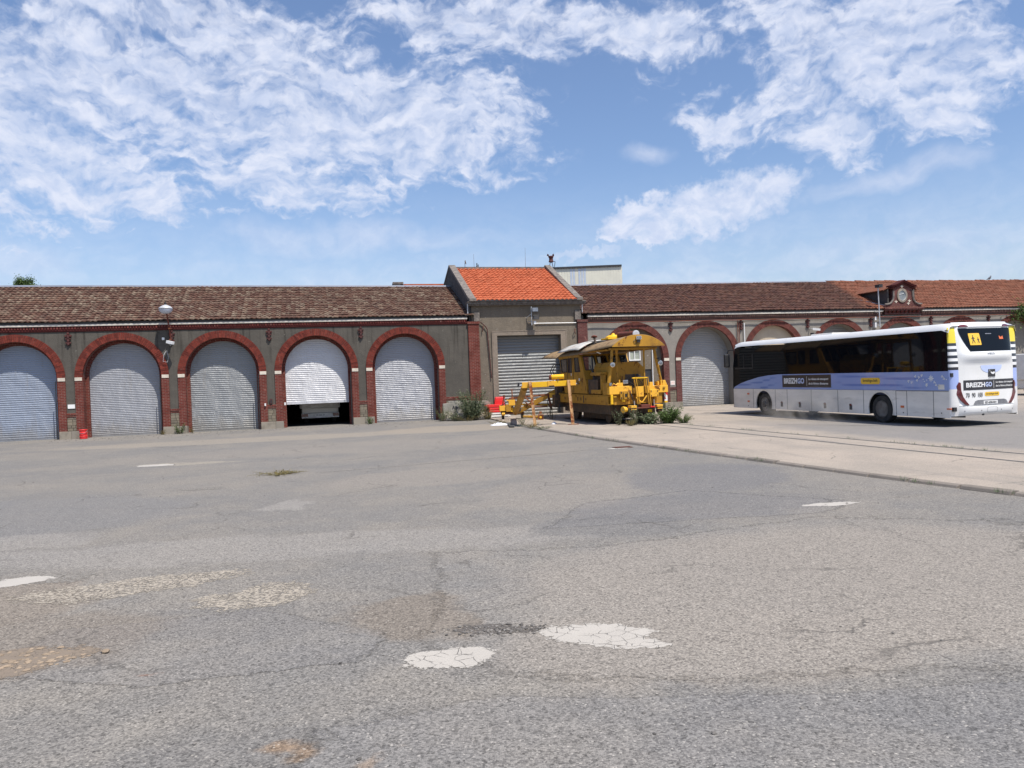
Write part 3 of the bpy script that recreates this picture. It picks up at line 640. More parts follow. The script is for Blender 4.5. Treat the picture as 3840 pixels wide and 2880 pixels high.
# ============================================================ the depot
RO, RI, SPR = 2.04, 1.70, 2.88     # outer and inner radius of the brick arches, height of their centres
def zridge(u): return 7.75 - max(0, min(1, (u + 24) / 22)) * .15 if u < 0 else 7.60 + max(0, min(1, (u - 5) / 16)) * .14
ZE = 5.47
def roof_mesh(u0, u1, zr, ze, v0, v1, seed, tw=TW, step=5, amp=.028, wave=.02):
    """pantile roof slope as one height field"""
    rr = random.Random(seed); prof = [0, .35, .95, 1, .55, .1][:step + 1]
    L = math.hypot(v1 - v0, zr(0.5 * (u0 + u1)) - ze); nr = int(L / TC + .5); nu = int((u1 - u0) / tw) * step
    vs = []; fs = []; jit = [[rr.gauss(0, .006) for _ in range(nu // step + 2)] for _ in range(nr + 1)]
    for j in range(nr):
        for e in (0, 1):
            s = (j + e) / nr
            for i in range(nu + 1):
                u = u0 + (u1 - u0) * i / nu; c = i // step
                h = amp * (prof[i % step] if step == 5 else .5 + .5 * math.sin(6.283 * i / step)) + (.028 if e == 0 else 0) + jit[j][c]
                h += mnoise.noise(Vector((u * .35, s * 2, seed))) * wave * 2
                z = ze + (zr(u) - ze) * s + h; v = v0 + (v1 - v0) * s - (.03 if e == 0 else 0)
                vs.append((u, v, z))
    W = nu + 1
    for j in range(2 * nr - 1):
        for i in range(nu): fs.append((j * W + i, j * W + i + 1, (j + 1) * W + i + 1, (j + 1) * W + i))
    # front lip
    o = len(vs)
    for i in range(nu + 1): p = vs[i]; vs.append((p[0], p[1], p[2] - .045))
    for i in range(nu): fs.append((i, o + i, o + i + 1, i + 1))
    mb = MB(); mb.add(vs, fs); return mb
def arch_outline(c, r, n=28, z0=0.):
    return [(c - r, z0)] + [(c - r * math.cos(math.pi * i / n), SPR + r * math.sin(math.pi * i / n)) for i in range(n + 1)] + [(c + r, z0)]
def wall_face(u0, u1, ztop, arches, r=RO, vf=0., th=.3):
    poly = [(u0, 0)]
    for c in sorted(arches): poly += arch_outline(c, r)
    poly += [(u1, 0), (u1, ztop), (u0, ztop)]
    mb = MB(); mb.prism(poly, lambda a, b: (a, vf, b), lambda a, b: (a, vf + th, b)); return mb
def arch_ring(c, parent, mv, mbk, mm, v0=-.06, v1=.40, rebate=.15, v2=.57, reveal=None, rr=None):
    """voussoirs, jambs and inner rebate of one arch"""
    rr = rr or rnd
    # voussoir ring: separate wedges
    mb = MB(); n = 64
    for i in range(n):
        a0 = math.pi * (i + .07) / n; a1 = math.pi * (i + .93) / n; pr = v0 + rr.uniform(-.008, .008)
        split = rr.random() < .5; rm = RI + (RO - RI) * rr.choice((.34, .66))
        for (ra, rb) in ((RI, rm - .004), (rm + .004, RO)):
            q = [(c - rad * math.cos(a), SPR + rad * math.sin(a)) for rad, a in ((ra, a0), (rb, a0), (rb, a1), (ra, a1))]
            mb.prism(q, lambda a, b: (a, pr, b), lambda a, b: (a, .1, b))
    mb.build('brick_arch', mv, parent, fix=True)
    mb = MB(); n = 28
    def band(ra, rb, va, vb):
        vs = []; 
        for i in range(n + 1):
            a = math.pi * i / n
            for rad, vv in ((ra, va), (rb, va), (rb, vb), (ra, vb)): vs.append((c - rad * math.cos(a), vv, SPR + rad * math.sin(a)))
        fs = [(i * 4 + k, i * 4 + (k + 1) % 4, i * 4 + 4 + (k + 1) % 4, i * 4 + 4 + k) for i in range(n) for k in range(4)]
        mb.add(vs, fs)
    band(RI + .006, RO - .006, v0 + .014, v1)
    mb.build('arch_lining', mm, parent)
    for s in (-1, 1):
        a, b = sorted((c + s * RI, c + s * RO)); MB().box(a, b, v0, v1 + .01, .34, SPR).build('brick_jamb', mbk, parent)
    if rebate:
        mb = MB(); band(RI - rebate, RI + .02, v1 + .012, v2); mb.build('inner_arch', reveal or mbk, parent)
        for s in (-1, 1):
            a, b = sorted((c + s * (RI - rebate), c + s * (RI + .02))); MB().box(a, b, v1 + .012, v2, 0, SPR).build('inner_jamb', reveal or mbk, parent)
    for s in (-1, 1):
        mb = MB(); a, b = sorted((c + s * (RI + .025), c + s * (RO - .002))); mb.box(a, b, v0 - .02, .2, 2.70, 2.86)
        mb.build('impost_block', A['impost'], parent, bev=.008)
def shutter(c, hw, z0, z1, v, mat, parent, pitch=.105, dep=.015, name='roller_door', bottom=True):
    mb = MB(); n = int((z1 - z0) / pitch); vs = []; fs = []
    for i in range(n):
        z = z0 + i * pitch
        for k, (dz, dv) in enumerate(((0, 0), (.12, -.35), (.35, -.95), (.6, -1), (.85, -.5), (.97, 0))):
            vs += [(c - hw, v + dv * dep, z + dz * pitch), (c + hw, v + dv * dep, z + dz * pitch)]
    for i in range(len(vs) // 2 - 1): fs.append((2 * i, 2 * i + 1, 2 * i + 3, 2 * i + 2))
    mb.add(vs, fs); d = mb.build(name, mat, parent, fix=False)
    if bottom:
        mb = MB(); mb.box(c - hw, c + hw, v - .035, v + .02, z0 - .07, z0 + .01); mb.build('bottom_rail', mat, d)
    return d
def anchor(mb_list, u, z, parent, mat, v=-.0):
    mb = MB(); mb.box(u - .04, u + .04, v - .09, v, z - .27, z + .25)
    for dz, wd in ((-.2, .09), (.13, .14), (.0, .11)):
        mb.box(u - wd, u + wd, v - .07, v, z + dz - .035, z + dz + .035)
    for dz in (-.26, -.1, .06, .24): mb.lathe((u, v - .05, z + dz), (0, -1, 0), [(0, .065), (.05, .05), (.06, .01)], 8)
    for s in (-1, 1): mb.lathe((u + s * .1, v - .04, z + .13), (0, -1, 0), [(0, .055), (.05, .04)], 8); mb.lathe((u + s * .08, v - .04, z - .2), (0, -1, 0), [(0, .05), (.05, .03)], 8)
    return mb.build('wall_anchor', mat, parent)
def courses(u0, u1, parent, md, mband, skip=()):
    segs = []; a = u0
    for s0, s1 in sorted(skip): segs.append((a, s0)); a = s1
    segs.append((a, u1))
    for a, b in segs:
        mb = MB(); mb.box(a, b, -.055, .1, 5.045, 5.12); mb.box(a, b, -.035, .1, 5.00, 5.04)
        mb.build('brick_moulding', A['mouldR'] if md is A['dentilR'] else A['darkbrick'], parent)
        mb = MB(); x = a + .03
        while x < b - .08:
            mb.box(x, x + .075, -.088 + rnd.uniform(-.005, .005), .1, 5.125, 5.25); x += .125
        mb.box(a, b, -.03, .1, 5.125, 5.25); mb.build('dentil_course', md, parent)
        mb = MB(); mb.box(a, b, -.125, .1, 5.253, 5.345); mb.build('stone_band', mband, parent, bev=.008)
        mb = MB(); n = 7; vs = []
        for x in (a, b):
            for i in range(n): an = math.pi * i / (n - 1); vs.append((x, -.075 - .07 * math.cos(an), 5.435 - .075 * math.sin(an)))
        mb.add(vs, [(i, i + 1, n + i + 1, n + i) for i in range(n - 1)]); mb.box(a, b, -.10, .05, 5.35, 5.40)
        mb.build('gutter', A['gutter'], parent, fix=False)
def ridge_cap(u0, u1, parent, mat, h=.05):
    mb = MB(); n = int((u1 - u0) / .8); vs = []
    for i in range(n + 1):
        u = u0 + (u1 - u0) * i / n; z = zridge(u)
        vs += [(u, 5.12, z - .01), (u, 5.2, z + h + .03), (u, 5.36, z + h + .03), (u, 5.5, z - .03)]
    mb.add(vs, [(i * 4 + k, i * 4 + k + 1, i * 4 + 4 + k + 1, i * 4 + 4 + k) for i in range(n) for k in range(3)])
    return mb.build('ridge_flashing', mat, parent, fix=False)
def pier_low(a, b, parent, red, big=False, mrub=None):
    """brick string, rubble panel and plinth in the pier between two arches"""
    mb = MB(); mb.box(a, b, -.05, .1, 1.10, 1.20); mb.box(a, b, -.035, .1, 1.02, 1.07); mb.build('brick_string', red, parent)
    mb = MB(); z = .37; rr = random.Random(int(a * 100))
    while z < 1.0:
        h = rr.uniform(.10, .17); h = min(h, 1.01 - z); x = a
        while x < b - .02:
            wd = min(rr.uniform(.15, .32), b - x); mb.box(x + .008, x + wd - .006, -.022 + rr.uniform(-.01, .01), .05, z + .006, z + h - .006); x += wd
        z += h
    mb.build('rubble_panel', A['stone'], parent, bev=.01)
def plinth(a, b, parent):
    mb = MB(); x = a; rr = random.Random(int(a * 77))
    while x < b - .02:
        wd = min(rr.uniform(.4, .7), b - x)
        if b - x - wd < .15: wd = b - x
        mb.box(x + .003, x + wd - .003, -.085, .46, -.05, .355); x += wd
    mb.build('stone_plinth', A['plinth'], parent, bev=.012)
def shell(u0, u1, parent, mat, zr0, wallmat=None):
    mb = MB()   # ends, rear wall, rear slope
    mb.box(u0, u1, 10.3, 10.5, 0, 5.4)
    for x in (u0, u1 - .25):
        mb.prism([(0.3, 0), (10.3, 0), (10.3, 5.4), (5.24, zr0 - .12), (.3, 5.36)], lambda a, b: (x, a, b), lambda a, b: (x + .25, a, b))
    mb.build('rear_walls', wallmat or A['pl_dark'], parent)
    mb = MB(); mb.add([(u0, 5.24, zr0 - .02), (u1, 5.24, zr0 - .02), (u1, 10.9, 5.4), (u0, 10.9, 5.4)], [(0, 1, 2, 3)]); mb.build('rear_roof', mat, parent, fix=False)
# ---- left wing
LW = fthing('brick_depot', 'long low brick depot wing left of the gatehouse with five grey arched roller doors', 'building', 0)
LA = [-5.645 - 4.475 * i for i in range(7)]; U0 = -36.8
wall_face(U0, -2.0, 5.05, LA).build('wall', A['pl_dark'], LW)
doors = ['sh5', 'sh4', 'sh3', 'sh2', 'sh1', 'sh2', 'sh1']
for i, c in enumerate(LA):
    arch_ring(c, LW, A['vou'], A['brick'], A['mortar'])
    z0 = 1.22 if i == 1 else .06
    d = shutter(c, 1.66, z0, 4.75, .56, A[doors[i]], LW, pitch=.10 if i != 3 else .085)
    if i != 1: pass
edges = [-2.3] + [x for c in LA for x in (c + RO, c - RO)] + [U0]
for k in range(0, len(edges) - 1, 2):
    a, b = edges[k + 1], edges[k]
    pier_low(a, b, LW, A['brick']); 
    plinth(edges[k + 1] - (RO - RI), edges[k] + (0 if k == 0 else RO - RI), LW)
for i in range(6):
    anchor(None, (LA[i] + LA[i + 1]) / 2, 4.68, LW, A['iron'])
mb = MB(); mb.box(-2.3, -1.71, -.085, .3, 0.355, 5.0); mb.build('brick_pilaster', A['brick'], LW)
mb = MB(); mb.box(-2.34, -1.67, -.125, .3, 5.003, 5.13); mb.build('pilaster_cap', A['brick'], LW)
courses(U0, -2.34, LW, A['dentil'], A['white_band'])
roof_mesh(U0, -1.95, zridge, ZE, -.17, 5.24, 1).build('roof', A['tileL'], LW, smooth=False, fix=False)
ridge_cap(U0, -1.9, LW, A['zinc'])
shell(U0, -1.95, LW, A['tileL'], 7.62)
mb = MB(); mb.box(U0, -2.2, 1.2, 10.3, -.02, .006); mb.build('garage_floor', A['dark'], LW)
for c in LA: MB().tube([(c + RO - .38, -.1, 2.72), (c + RO - .40, -.09, 2.5), (c + RO - .40, -.09, .0)], .022, 6).build('conduit', A['black'], LW)
# ---- gatehouse
GH = fthing('gatehouse', 'taller rendered gatehouse with bright orange tiled roof between sloping copings', 'building', 0)
GE = 6.19
mb = MB(); poly = [(-2.07, 0), (-.73, 0), (-.73, 4.35), (2.84, 4.35), (2.84, 0), (4.05, 0), (4.05, 6.02), (-2.07, 6.02)]
mb.prism(poly, lambda a, b: (a, .02, b), lambda a, b: (a, .45, b)); mb.build('wall', A['pl_mid'], GH)
mb = MB(); fr = [(-.99, 0), (-.73, 0), (-.73, 4.35), (2.84, 4.35), (2.84, 0), (3.14, 0), (3.14, 4.59), (-.99, 4.59)]
mb.prism(fr, lambda a, b: (a, -.03, b), lambda a, b: (a, .03, b)); mb.build('door_surround', A['pl_frame'], GH, bev=.006)
mb = MB(); mb.box(-1.03, 3.18, -.045, .0, 4.56, 4.61); mb.box(-1.03, -.985, -.045, .0, 0, 4.56); mb.box(3.135, 3.18, -.045, 0, 0, 4.56); mb.build('surround_edge', A['pl_frame'], GH)
shutter(1.055, 1.82, .05, 4.55, .42, A['shC'], GH, pitch=.165, dep=.03)
mb = MB(); mb.box(-2.30, 4.27, -.26, .3, 6.03, 6.11); mb.box(-2.24, 4.21, -.20, .3, 5.96, 6.028); mb.box(-2.32, 4.29, -.30, .3, 6.112, 6.165); mb.build('cornice', A['coping'], GH, bev=.01)
mb = MB(); mb.box(-1.86, 3.74, -.36, -.1, 6.168, 6.235); mb.build('gutter', A['gutter'], GH)
zc = lambda u: 8.66
roof_mesh(-1.86, 3.74, zc, GE + .03, -.34, 5.24, 9, tw=.235, step=5, amp=.045, wave=.004).build('roof', A['tileO'], GH, fix=False)
mb = MB(); mb.add([(-1.86, 5.24, 8.65), (3.74, 5.24, 8.65), (3.74, 10.8, 6.2), (-1.86, 10.8, 6.2)], [(0, 1, 2, 3)]); mb.build('rear_roof', A['tileO'], GH, fix=False)
mb = MB(); mb.box(-1.88, 3.74, 5.12, 5.42, 8.63, 8.76); mb.build('ridge_coping', A['coping'], GH)
for a, b in ((-2.24, -1.85), (3.72, 4.08)):
    prof = [(-.36, 6.19), (-.36, 6.36), (-.10, 6.42), (5.24, 8.90), (10.7, 6.42), (10.7, 6.1)]
    mb = MB(); mb.prism([(-.38, 6.17), (-.38, 6.33), (-.12, 6.38), (5.24, 8.89), (10.7, 6.4), (10.7, 6.25), (5.24, 8.73), (.0, 6.25), (-.1, 6.17)], lambda p, q: (a, p, q), lambda p, q: (b, p, q))
    mb.build('coping', A['coping'], GH, bev=.015)
    mb = MB(); mb.prism([(.1, 0 if a < 0 else 0), (10.5, 0), (10.5, 6.25), (5.24, 8.72), (.1, 6.27)], lambda p, q: (a + .03, p, q), lambda p, q: (b - .03, p, q))
    mb.build('gable_wall', A['gable'], GH)
mb = MB(); mb.box(-2.0, 4.0, 10.3, 10.5, 0, 6.2); mb.build('rear_wall', A['pl_mid'], GH)
mb = MB(); mb.box(-1.98, -1.66, -.10, .1, 5.133, 5.62); mb.build('pad_stone', A['coping'], GH, bev=.01)
mb = MB(); mb.box(3.68, 4.02, -.10, .1, 5.133, 5.62); mb.build('pad_stone', A['coping'], GH, bev=.01)
mb = MB(); mb.tube([(-1.62, -.06, 5.1), (-1.35, -.06, 4.85), (-1.27, -.06, 4.7), (-1.12, -.06, 2.1)], .028, 6); mb.build('hanging_pipe', A['iron'], GH)
mb = MB(); mb.tube([(-1.50, -.02, 4.86), (-1.50, -.14, 4.86), (-1.50, -.14, 4.72), (-1.53, -.02, 4.58)], .02, 6); mb.build('hook', A['rust'], GH)
mb = MB(); mb.tube([(3.72, -.02, 4.62), (3.62, -.15, 4.62), (3.62, -.15, 4.45), (3.70, -.02, 4.35)], .02, 6); mb.build('hook', A['rust'], GH)
mb = MB(); mb.tube([(-2.30, -.15, 6.05), (-2.30, -.1, 5.45)], .03, 8); mb.build('rain_spout', A['galv'], GH)
mb = MB(); mb.tube([(4.10, -.15, 6.05), (4.10, -.1, 5.45)], .03, 8); mb.build('rain_spout', A['galv'], GH)
mb = MB(); mb.tube([(1.42, -.03, 4.97), (3.75, -.03, 4.96)], .022, 6); mb.build('conduit', A['white'], GH)
# ---- right wing
RW = fthing('brick_depot', 'long depot wing right of the gatehouse with pale grey render and a round-windowed dormer', 'building', 4)
RW.location = FO
RA = [7.19, 11.68, 16.05, 20.55, 25.0, 29.44, 33.84, 38.3]; U1 = 42.5
wall_face(4.03, U1, 5.05, RA).build('wall', A['pl_light'], RW)
for i, c in enumerate(RA):
    arch_ring(c, RW, A['vouR'], A['brickR'], A['mortar'], v1=.72 if i in (1, 3) else .30, rebate=0)
    if i in (1, 3, 5):
        mb = MB(); n = 24; vs = []
        for k in range(n + 1):
            a = math.pi * k / n
            for rad, vv in ((RI - .004, .06), (RI - .004, .72)): vs.append((c - rad * math.cos(a), vv, SPR + rad * math.sin(a)))
        mb.add(vs, [(k * 2, k * 2 + 1, k * 2 + 3, k * 2 + 2) for k in range(n)])
        for s in (-1, 1): mb.add([(c + s * (RI - .004), .06, 0), (c + s * (RI - .004), .72, 0), (c + s * (RI - .004), .72, SPR), (c + s * (RI - .004), .06, SPR)], [(0, 1, 2, 3)])
        mb.build('arch_reveal', A['pl_light'], RW, fix=False)
        shutter(c, 1.72, .05, 4.75, .70, A['shR'] if i != 3 else A['sh3'], RW, pitch=.105)
    else:
        fm = {2: 'pl_cream', 4: 'pl_light', 0: 'pl_mid', 6: 'pl_light', 7: 'pl_light'}[i]
        mb = MB()
        if i == 0:
            # infill with a small window and a dark door
            poly = arch_outline(c, RI + .02, 28)
            poly = [(c - RI - .02, 0)] + poly[1:-1] + [(c + RI + .02, 0), (8.25, 0), (8.25, 2.27), (7.82, 2.27), (7.82, 0)]
            hole = [(6.95, 2.84), (7.60, 2.84), (7.60, 3.34), (6.95, 3.34)]
            pl = [[Vector((p[0], p[1], 0)) for p in poly], [Vector((p[0], p[1], 0)) for p in hole]]
            tri = tessellate_polygon(pl); allp = poly + hole
            mb.add([(p[0], .26, p[1]) for p in allp], [tuple(x) for x in tri]); mb.build('infill_wall', A[fm], RW, fix=False)
            mb = MB(); mb.box(7.80, 8.27, .30, .34, 0, 2.29); mb.build('side_door', A['door_dark'], RW)
            f = MB().box(6.93, 6.98, .24, .30, 2.82, 3.36).box(7.57, 7.62, .24, .30, 2.82, 3.36).box(6.93, 7.62, .22, .31, 2.78, 2.84).box(6.98, 7.57, .25, .30, 3.31, 3.36).box(7.25, 7.29, .25, .30, 2.84, 3.31)
            fr_ = f.build('window', A['white'], RW); mb = MB(); mb.box(6.98, 7.57, .29, .31, 2.84, 3.31); mb.build('pane', A['winpale'], fr_)
        else:
            mb.sheet(arch_outline(c, RI + .02), lambda a, b: (a, .26, b)); mb.build('infill_wall', A[fm], RW, fix=False)
mb = MB(); mb.box(3.82, 4.38, -.085, .3, .355, 5.0); mb.build('brick_pilaster', A['brickR'], RW)
mb = MB(); mb.box(3.78, 4.42, -.125, .3, 5.003, 5.13); mb.build('pilaster_cap', A['brickR'], RW)
edges = [4.38] + [x for c in RA for x in (c - RO, c + RO)] + [U1]
for k in range(0, len(edges) - 1, 2):
    a, b = edges[k], edges[k + 1]; pier_low(a, b, RW, A['brickR']); plinth(a - (0 if k == 0 else .34), b + .34, RW)
for u in (9.4, 13.87, 18.33, 22.76, 27.19, 31.63, 36.1): anchor(None, u, 4.66, RW, A['iron'])
courses(4.42, U1, RW, A['dentilR'], A['white_band'], skip=[(23.62, 26.5)])
roof_mesh(4.05, 46, zridge, ZE, -.17, 5.24, 3, wave=.03).build('roof', A['tileR'], RW, fix=False)
ridge_cap(4.05, 23.6, RW, A['zinc']); 
mb = MB(); x = 23.6; rr = random.Random(5)
while x < 45.5:
    L = rr.uniform(.36, .42); z = zridge(x) + rr.uniform(-.01, .035)
    mb.lathe((x, 5.24, z - .03), (1, 0, rr.uniform(-.03, .03)), [(0, .11), (L * .97, .095)], 8)
    x += L
mb.build('ridge_course', A['tileR'], RW)
shell(4.05, 46, RW, A['tileR'], 7.68, A['pl_light'])
mb = MB(); mb.tube([(4.4 + .5 * i, -.16 + .01 * math.sin(i), 4.93 + .012 * math.sin(i * 1.7)) for i in range(76)], .028, 6); mb.build('long_pipe', A['rust'], RW)
mb = MB(); mb.tube([(9.0 + .6 * i, -.10, 4.86 - (.02 if i % 3 else 0)) for i in range(45)], .014, 5); mb.build('cable', A['black'], RW)
mb = MB(); mb.tube([(13.62, -.09, 4.9), (13.62, -.09, 2.0)], .025, 6); mb.tube([(13.72, -.09, 4.9), (13.72, -.09, 2.0)], .02, 6); mb.build('rain_pipes', A['rust'], RW)
mb = MB(); mb.tube([(14.05, -.09, 4.75), (14.05, -.09, .3)], .028, 6); mb.build('white_conduit', A['white'], RW)
mb = MB(); mb.tube([(8.33, .2, 3.35), (8.30, .2, .3)], .03, 6); mb.build('white_conduit', A['white'], RW)
# dormer (part of the right wing)
DM = MB(); dv = -.16
half = [(1.36, 5.50), (1.34, 5.62), (1.12, 5.66), (.98, 5.70), (.84, 5.80), (.74, 5.95), (.69, 6.15), (.69, 6.52)]
poly = [(25.05 - a, b) for a, b in half] + [(25.05 + a, b) for a, b in reversed(half)]
DM.prism(poly, lambda a, b: (a, dv, b), lambda a, b: (a, .2, b))
DMo = DM.build('dormer', A['brickR'], RW)
mb = MB(); mb.prism([(24.36, 6.523), (25.74, 6.523), (25.74, 6.70), (25.05, 7.02), (24.36, 6.70)], lambda a, b: (a, dv, b), lambda a, b: (a, .2, b)); mb.build('gable_head', A['brickR'], DMo)
mb = MB()
for s in (-1, 1):
    for off, th, pv in ((.0, .10, -.30), (-.10, .07, -.24), (.09, .035, -.34)):
        pts = [(s * 0.0, 7.06 + off), (s * .62, 6.79 + off), (s * .90, 6.74 + off), (s * .90, 6.74 + off + th), (s * .60, 6.79 + off + th), (0, 7.06 + off + th)]
        pts = [(25.05 + a, b) for a, b in pts]; mb.prism(pts, lambda a, b: (a, pv, b), lambda a, b: (a, .2, b))
mb.build('pediment', A['darkbrick'], DMo)
for s in (-1, 1):
    path = [(25.05 + s * a, b) for a, b in ((.70, 6.5), (.71, 6.15), (.76, 5.95), (.86, 5.80), (1.0, 5.71), (1.16, 5.68), (1.36, 5.68))]
    mb = MB(); mb.tube([(a, dv - .02, b + .02) for a, b in path], .06, 6); mb.build('volute', A['coping'], DMo)
mb = MB(); mb.lathe((24.98, dv - .03, 6.23), (0, 1, 0), [(0, .40), (.0, .29), (.05, .28), (.05, .41)], 28)
vs = []; n = 28
mb = MB()
for k in range(n):
    a = 2 * math.pi * k / n; a2 = 2 * math.pi * (k + 1) / n
    for (r0, r1, p0, p1) in ((.285, .40, -.06, -.06),):
        q = lambda r_, an, pv: (24.98 + r_ * .93 * math.cos(an), dv + pv, 6.23 + r_ * 1.08 * math.sin(an))
        mb.add([q(r0, a, -.06), q(r1, a, -.05), q(r1, a2, -.05), q(r0, a2, -.06), q(r0, a, .02), q(r1, a, .02), q(r1, a2, .02), q(r0, a2, .02)], [(0, 1, 2, 3), (1, 5, 6, 2), (0, 3, 7, 4)])
oc = mb.build('oculus_frame', A['plinth'], DMo, fix=False)
mb = MB(); mb.add([(24.98 + .27 * math.cos(2 * math.pi * k / 24), dv - .02, 6.23 + .315 * math.sin(2 * math.pi * k / 24)) for k in range(24)], [tuple(range(24))]); mb.build('round_pane', A['winglass'], oc, fix=False)
mb = MB()
for k in range(24):
    a = 2 * math.pi * k / 24; a2 = 2 * math.pi * (k + 1) / 24
    mb.bar((24.98 + .265 * math.cos(a), dv - .035, 6.23 + .31 * math.sin(a)), (24.98 + .265 * math.cos(a2), dv - .035, 6.23 + .31 * math.sin(a2)), .03, .025)
mb.bar((24.76, dv - .035, 6.28), (25.1, dv - .035, 6.36), .02, .02); mb.build('sash', A['white'], oc)
mb = MB()
for a, b in ((24.98, 6.80), (24.52, 5.86), (25.50, 5.90), (25.42, 5.74)):
    mb.box(a - .11, a + .11, dv - .02, dv, b - .02, b + .02); mb.box(a - .03, a + .03, dv - .021, dv, b - .09, b + .07)
mb.build('tie_plates', A['impost'], DMo)
mb = MB(); mb.box(23.6, 26.52, -.30, .2, 5.40, 5.50); mb.box(23.66, 26.46, -.24, .2, 5.32, 5.397); mb.box(23.72, 26.4, -.14, .1, 5.08, 5.14); mb.box(23.75, 26.37, -.10, .1, 5.14, 5.32)
mb.build('dormer_cornice', A['brickR'], DMo)
for i in range(8): MB().prism([(-.24, 5.32), (-.24, 5.28), (-.16, 5.18), (-.1, 5.16), (-.1, 5.32)], lambda p, q: (23.95 + i * .30, p, q), lambda p, q: (24.07 + i * .30, p, q)).build('modillion', A['darkbrick'], DMo)
mb = MB()   # dormer cheeks and roof running back into the main slope
mb.prism([(.0, 5.5), (.0, 6.62), (3.0, 6.62)], lambda p, q: (24.05, p, q), lambda p, q: (24.15, p, q)); mb.prism([(.0, 5.5), (.0, 6.62), (3.0, 6.62)], lambda p, q: (25.95, p, q), lambda p, q: (26.05, p, q)); mb.build('dormer_cheeks', A['gable'], DMo)
mb = MB()
for s in (-1, 1):
    for j in range(16):
        for i in range(4):
            v0_, v1_ = .0 + j * .25, .0 + (j + 1) * .25
            a0, a1 = i / 4, (i + 1) / 4
            z0_, z1_ = 7.12 - a0 * .52, 7.12 - a1 * .52; x0_, x1_ = 25.05 + s * a0 * 1.28, 25.05 + s * a1 * 1.28
            if z1_ > 5.47 + (v0_ + .38) * .4 - .12: mb.bar(((x0_), (v0_ + v1_) / 2, z0_), (x1_, (v0_ + v1_) / 2, z1_ - .02), .225, .05)
mb.build('dormer_roof', A['tileR'], DMo)
mb = MB(); mb.bar((23.0, 1.6, 6.2), (24.05, .0, 5.62), .12, .05); mb.build('flashing', A['zinc'], DMo)
# ---- roof furniture and lamps
def pole_thing(name, label, cat, u, v, z, parts):
    e = fthing(name, label, cat, u, v, z)
    for nm, mb, mat in parts: mb.build(nm, mat, e)
    return e
pole_thing('street_lamp', 'white globe street lamp on a red iron bracket between the second and third arches', 'street lamp', -16.86, 0, 4.4, [
    ('bracket_pole', MB().tube([(0, -.06, 0), (-.02, -.22, .5), (-.06, -.50, 1.25), (-.08, -.58, 1.4)], .035, 8), A['rust']),
    ('wall_brace', MB().box(-.05, .05, -.28, 0, .1, .16).box(-.05, .05, -.45, 0, .62, .67).tube([(0, -.04, .05), (0, -.34, .75)], .02, 6), A['rust']),
    ('lamp_globe', MB().lathe((-.10, -.60, 1.32), (0, 0, 1), [(0, .05), (.02, .16), (.08, .24), (.15, .29), (.22, .31)], 24), A['globe']),
    ('lamp_hood', MB().lathe((-.10, -.60, 1.56), (0, 0, 1), [(0, .315), (.05, .30), (.13, .20), (.18, .08), (.20, .04)], 24), A['galv']),
    ('hood_rim', MB().lathe((-.10, -.60, 1.545), (0, 0, 1), [(0, .32), (.02, .32)], 24), A['black']),
    ('cap', MB().lathe((-.10, -.60, 1.75), (0, 0, 1), [(0, .05), (.08, .06), (.1, .02), (.18, .02)], 10), A['black'])])
pole_thing('security_camera', 'white box security camera under the street lamp bracket', 'camera', -16.9, 0, 4.3, [
    ('camera_body', MB().bar((-.10, -.30, .12), (.20, -.50, .04), .14, .13), A['white']), ('mount', MB().tube([(-.0, 0, -.05), (-.05, -.2, .05), (0, -.36, .06)], .03, 6), A['galv']),
    ('junction_box', MB().box(-.36, -.25, -.1, 0, .22, .34), A['white'])])
pole_thing('hanging_sign', 'small open wire bracket hanging on the wall below the security camera', 'bracket', -17.1, 0, 3.6, [
    ('wire_frame', MB().tube([(-.02, -.04, .38), (-.10, -.12, .2), (-.14, -.14, -.12), (.06, -.14, -.14), (.1, -.12, .1), (.02, -.04, .4)], .009, 6), A['galv'])])
def flood(e, dx, dz, tilt):
    M_ = Matrix.Translation((dx, -.42, dz)) @ Matrix.Rotation(R(tilt), 4, 'X')
    b = MB().box(-.17, .17, -.04, .06, -.12, .12, M_).build('lamp_housing', A['black'], e)
    MB().box(-.15, .15, -.046, -.041, -.10, .10, M_).build('lens', A['lens'], b)
e = fthing('floodlight', 'pair of black floodlights on a short post above the gatehouse door', 'floodlight', 1.13, 0, 4.85)
MB().tube([(0, -.34, 0), (0, -.34, 1.0)], .025, 8).build('post', A['galv'], e)
MB().tube([(0, -.34, .2), (-.12, 0, .2)], .02, 6).tube([(0, -.34, .62), (-.18, 0, .42)], .02, 6).build('wall_arm', A['galv'], e)
flood(e, .18, .82, -10); flood(e, .22, .42, 35)
MB().box(.12, .24, -.36, -.1, .06, .22).build('junction_box', A['white'], e)
e = fthing('light_mast', 'thin steel light mast clamped to the wall beside the dormer', 'light mast', 23.12, 0, 4.3)
MB().tube([(.03, -.35, 0), (-.03, -.35, 2.45)], .035, 8).build('pole', A['galv'], e)
MB().box(-.05, .05, -.36, 0, .9, .95).box(-.05, .05, -.36, 0, .1, .15).build('clamp', A['galv'], e)
MB().box(-.17, .09, -.62, -.25, 2.40, 2.58).build('lamp_head', A['black'], e)
MB().box(-.18, -.06, -.2, 0, .0, .3).box(-.18, -.06, -.2, 0, .45, .65).build('junction_box', A['white'], e)
pole_thing('dome_camera', 'white dome security camera on the wall left of the third right-wing roller arch', 'camera', 18.5, 0, 3.95, [
    ('arm', MB().tube([(-.05, 0, .35), (-.05, -.25, .35), (.1, -.35, .3)], .03, 6), A['galv']), ('housing', MB().bar((-.02, -.3, .34), (.34, -.5, .28), .16, .13), A['white']),
    ('dome', MB().lathe((-.03, -.25, .12), (0, 0, -1), [(0, .11), (.08, .11), (.15, .06), (.17, .01)], 12), A['black'])])
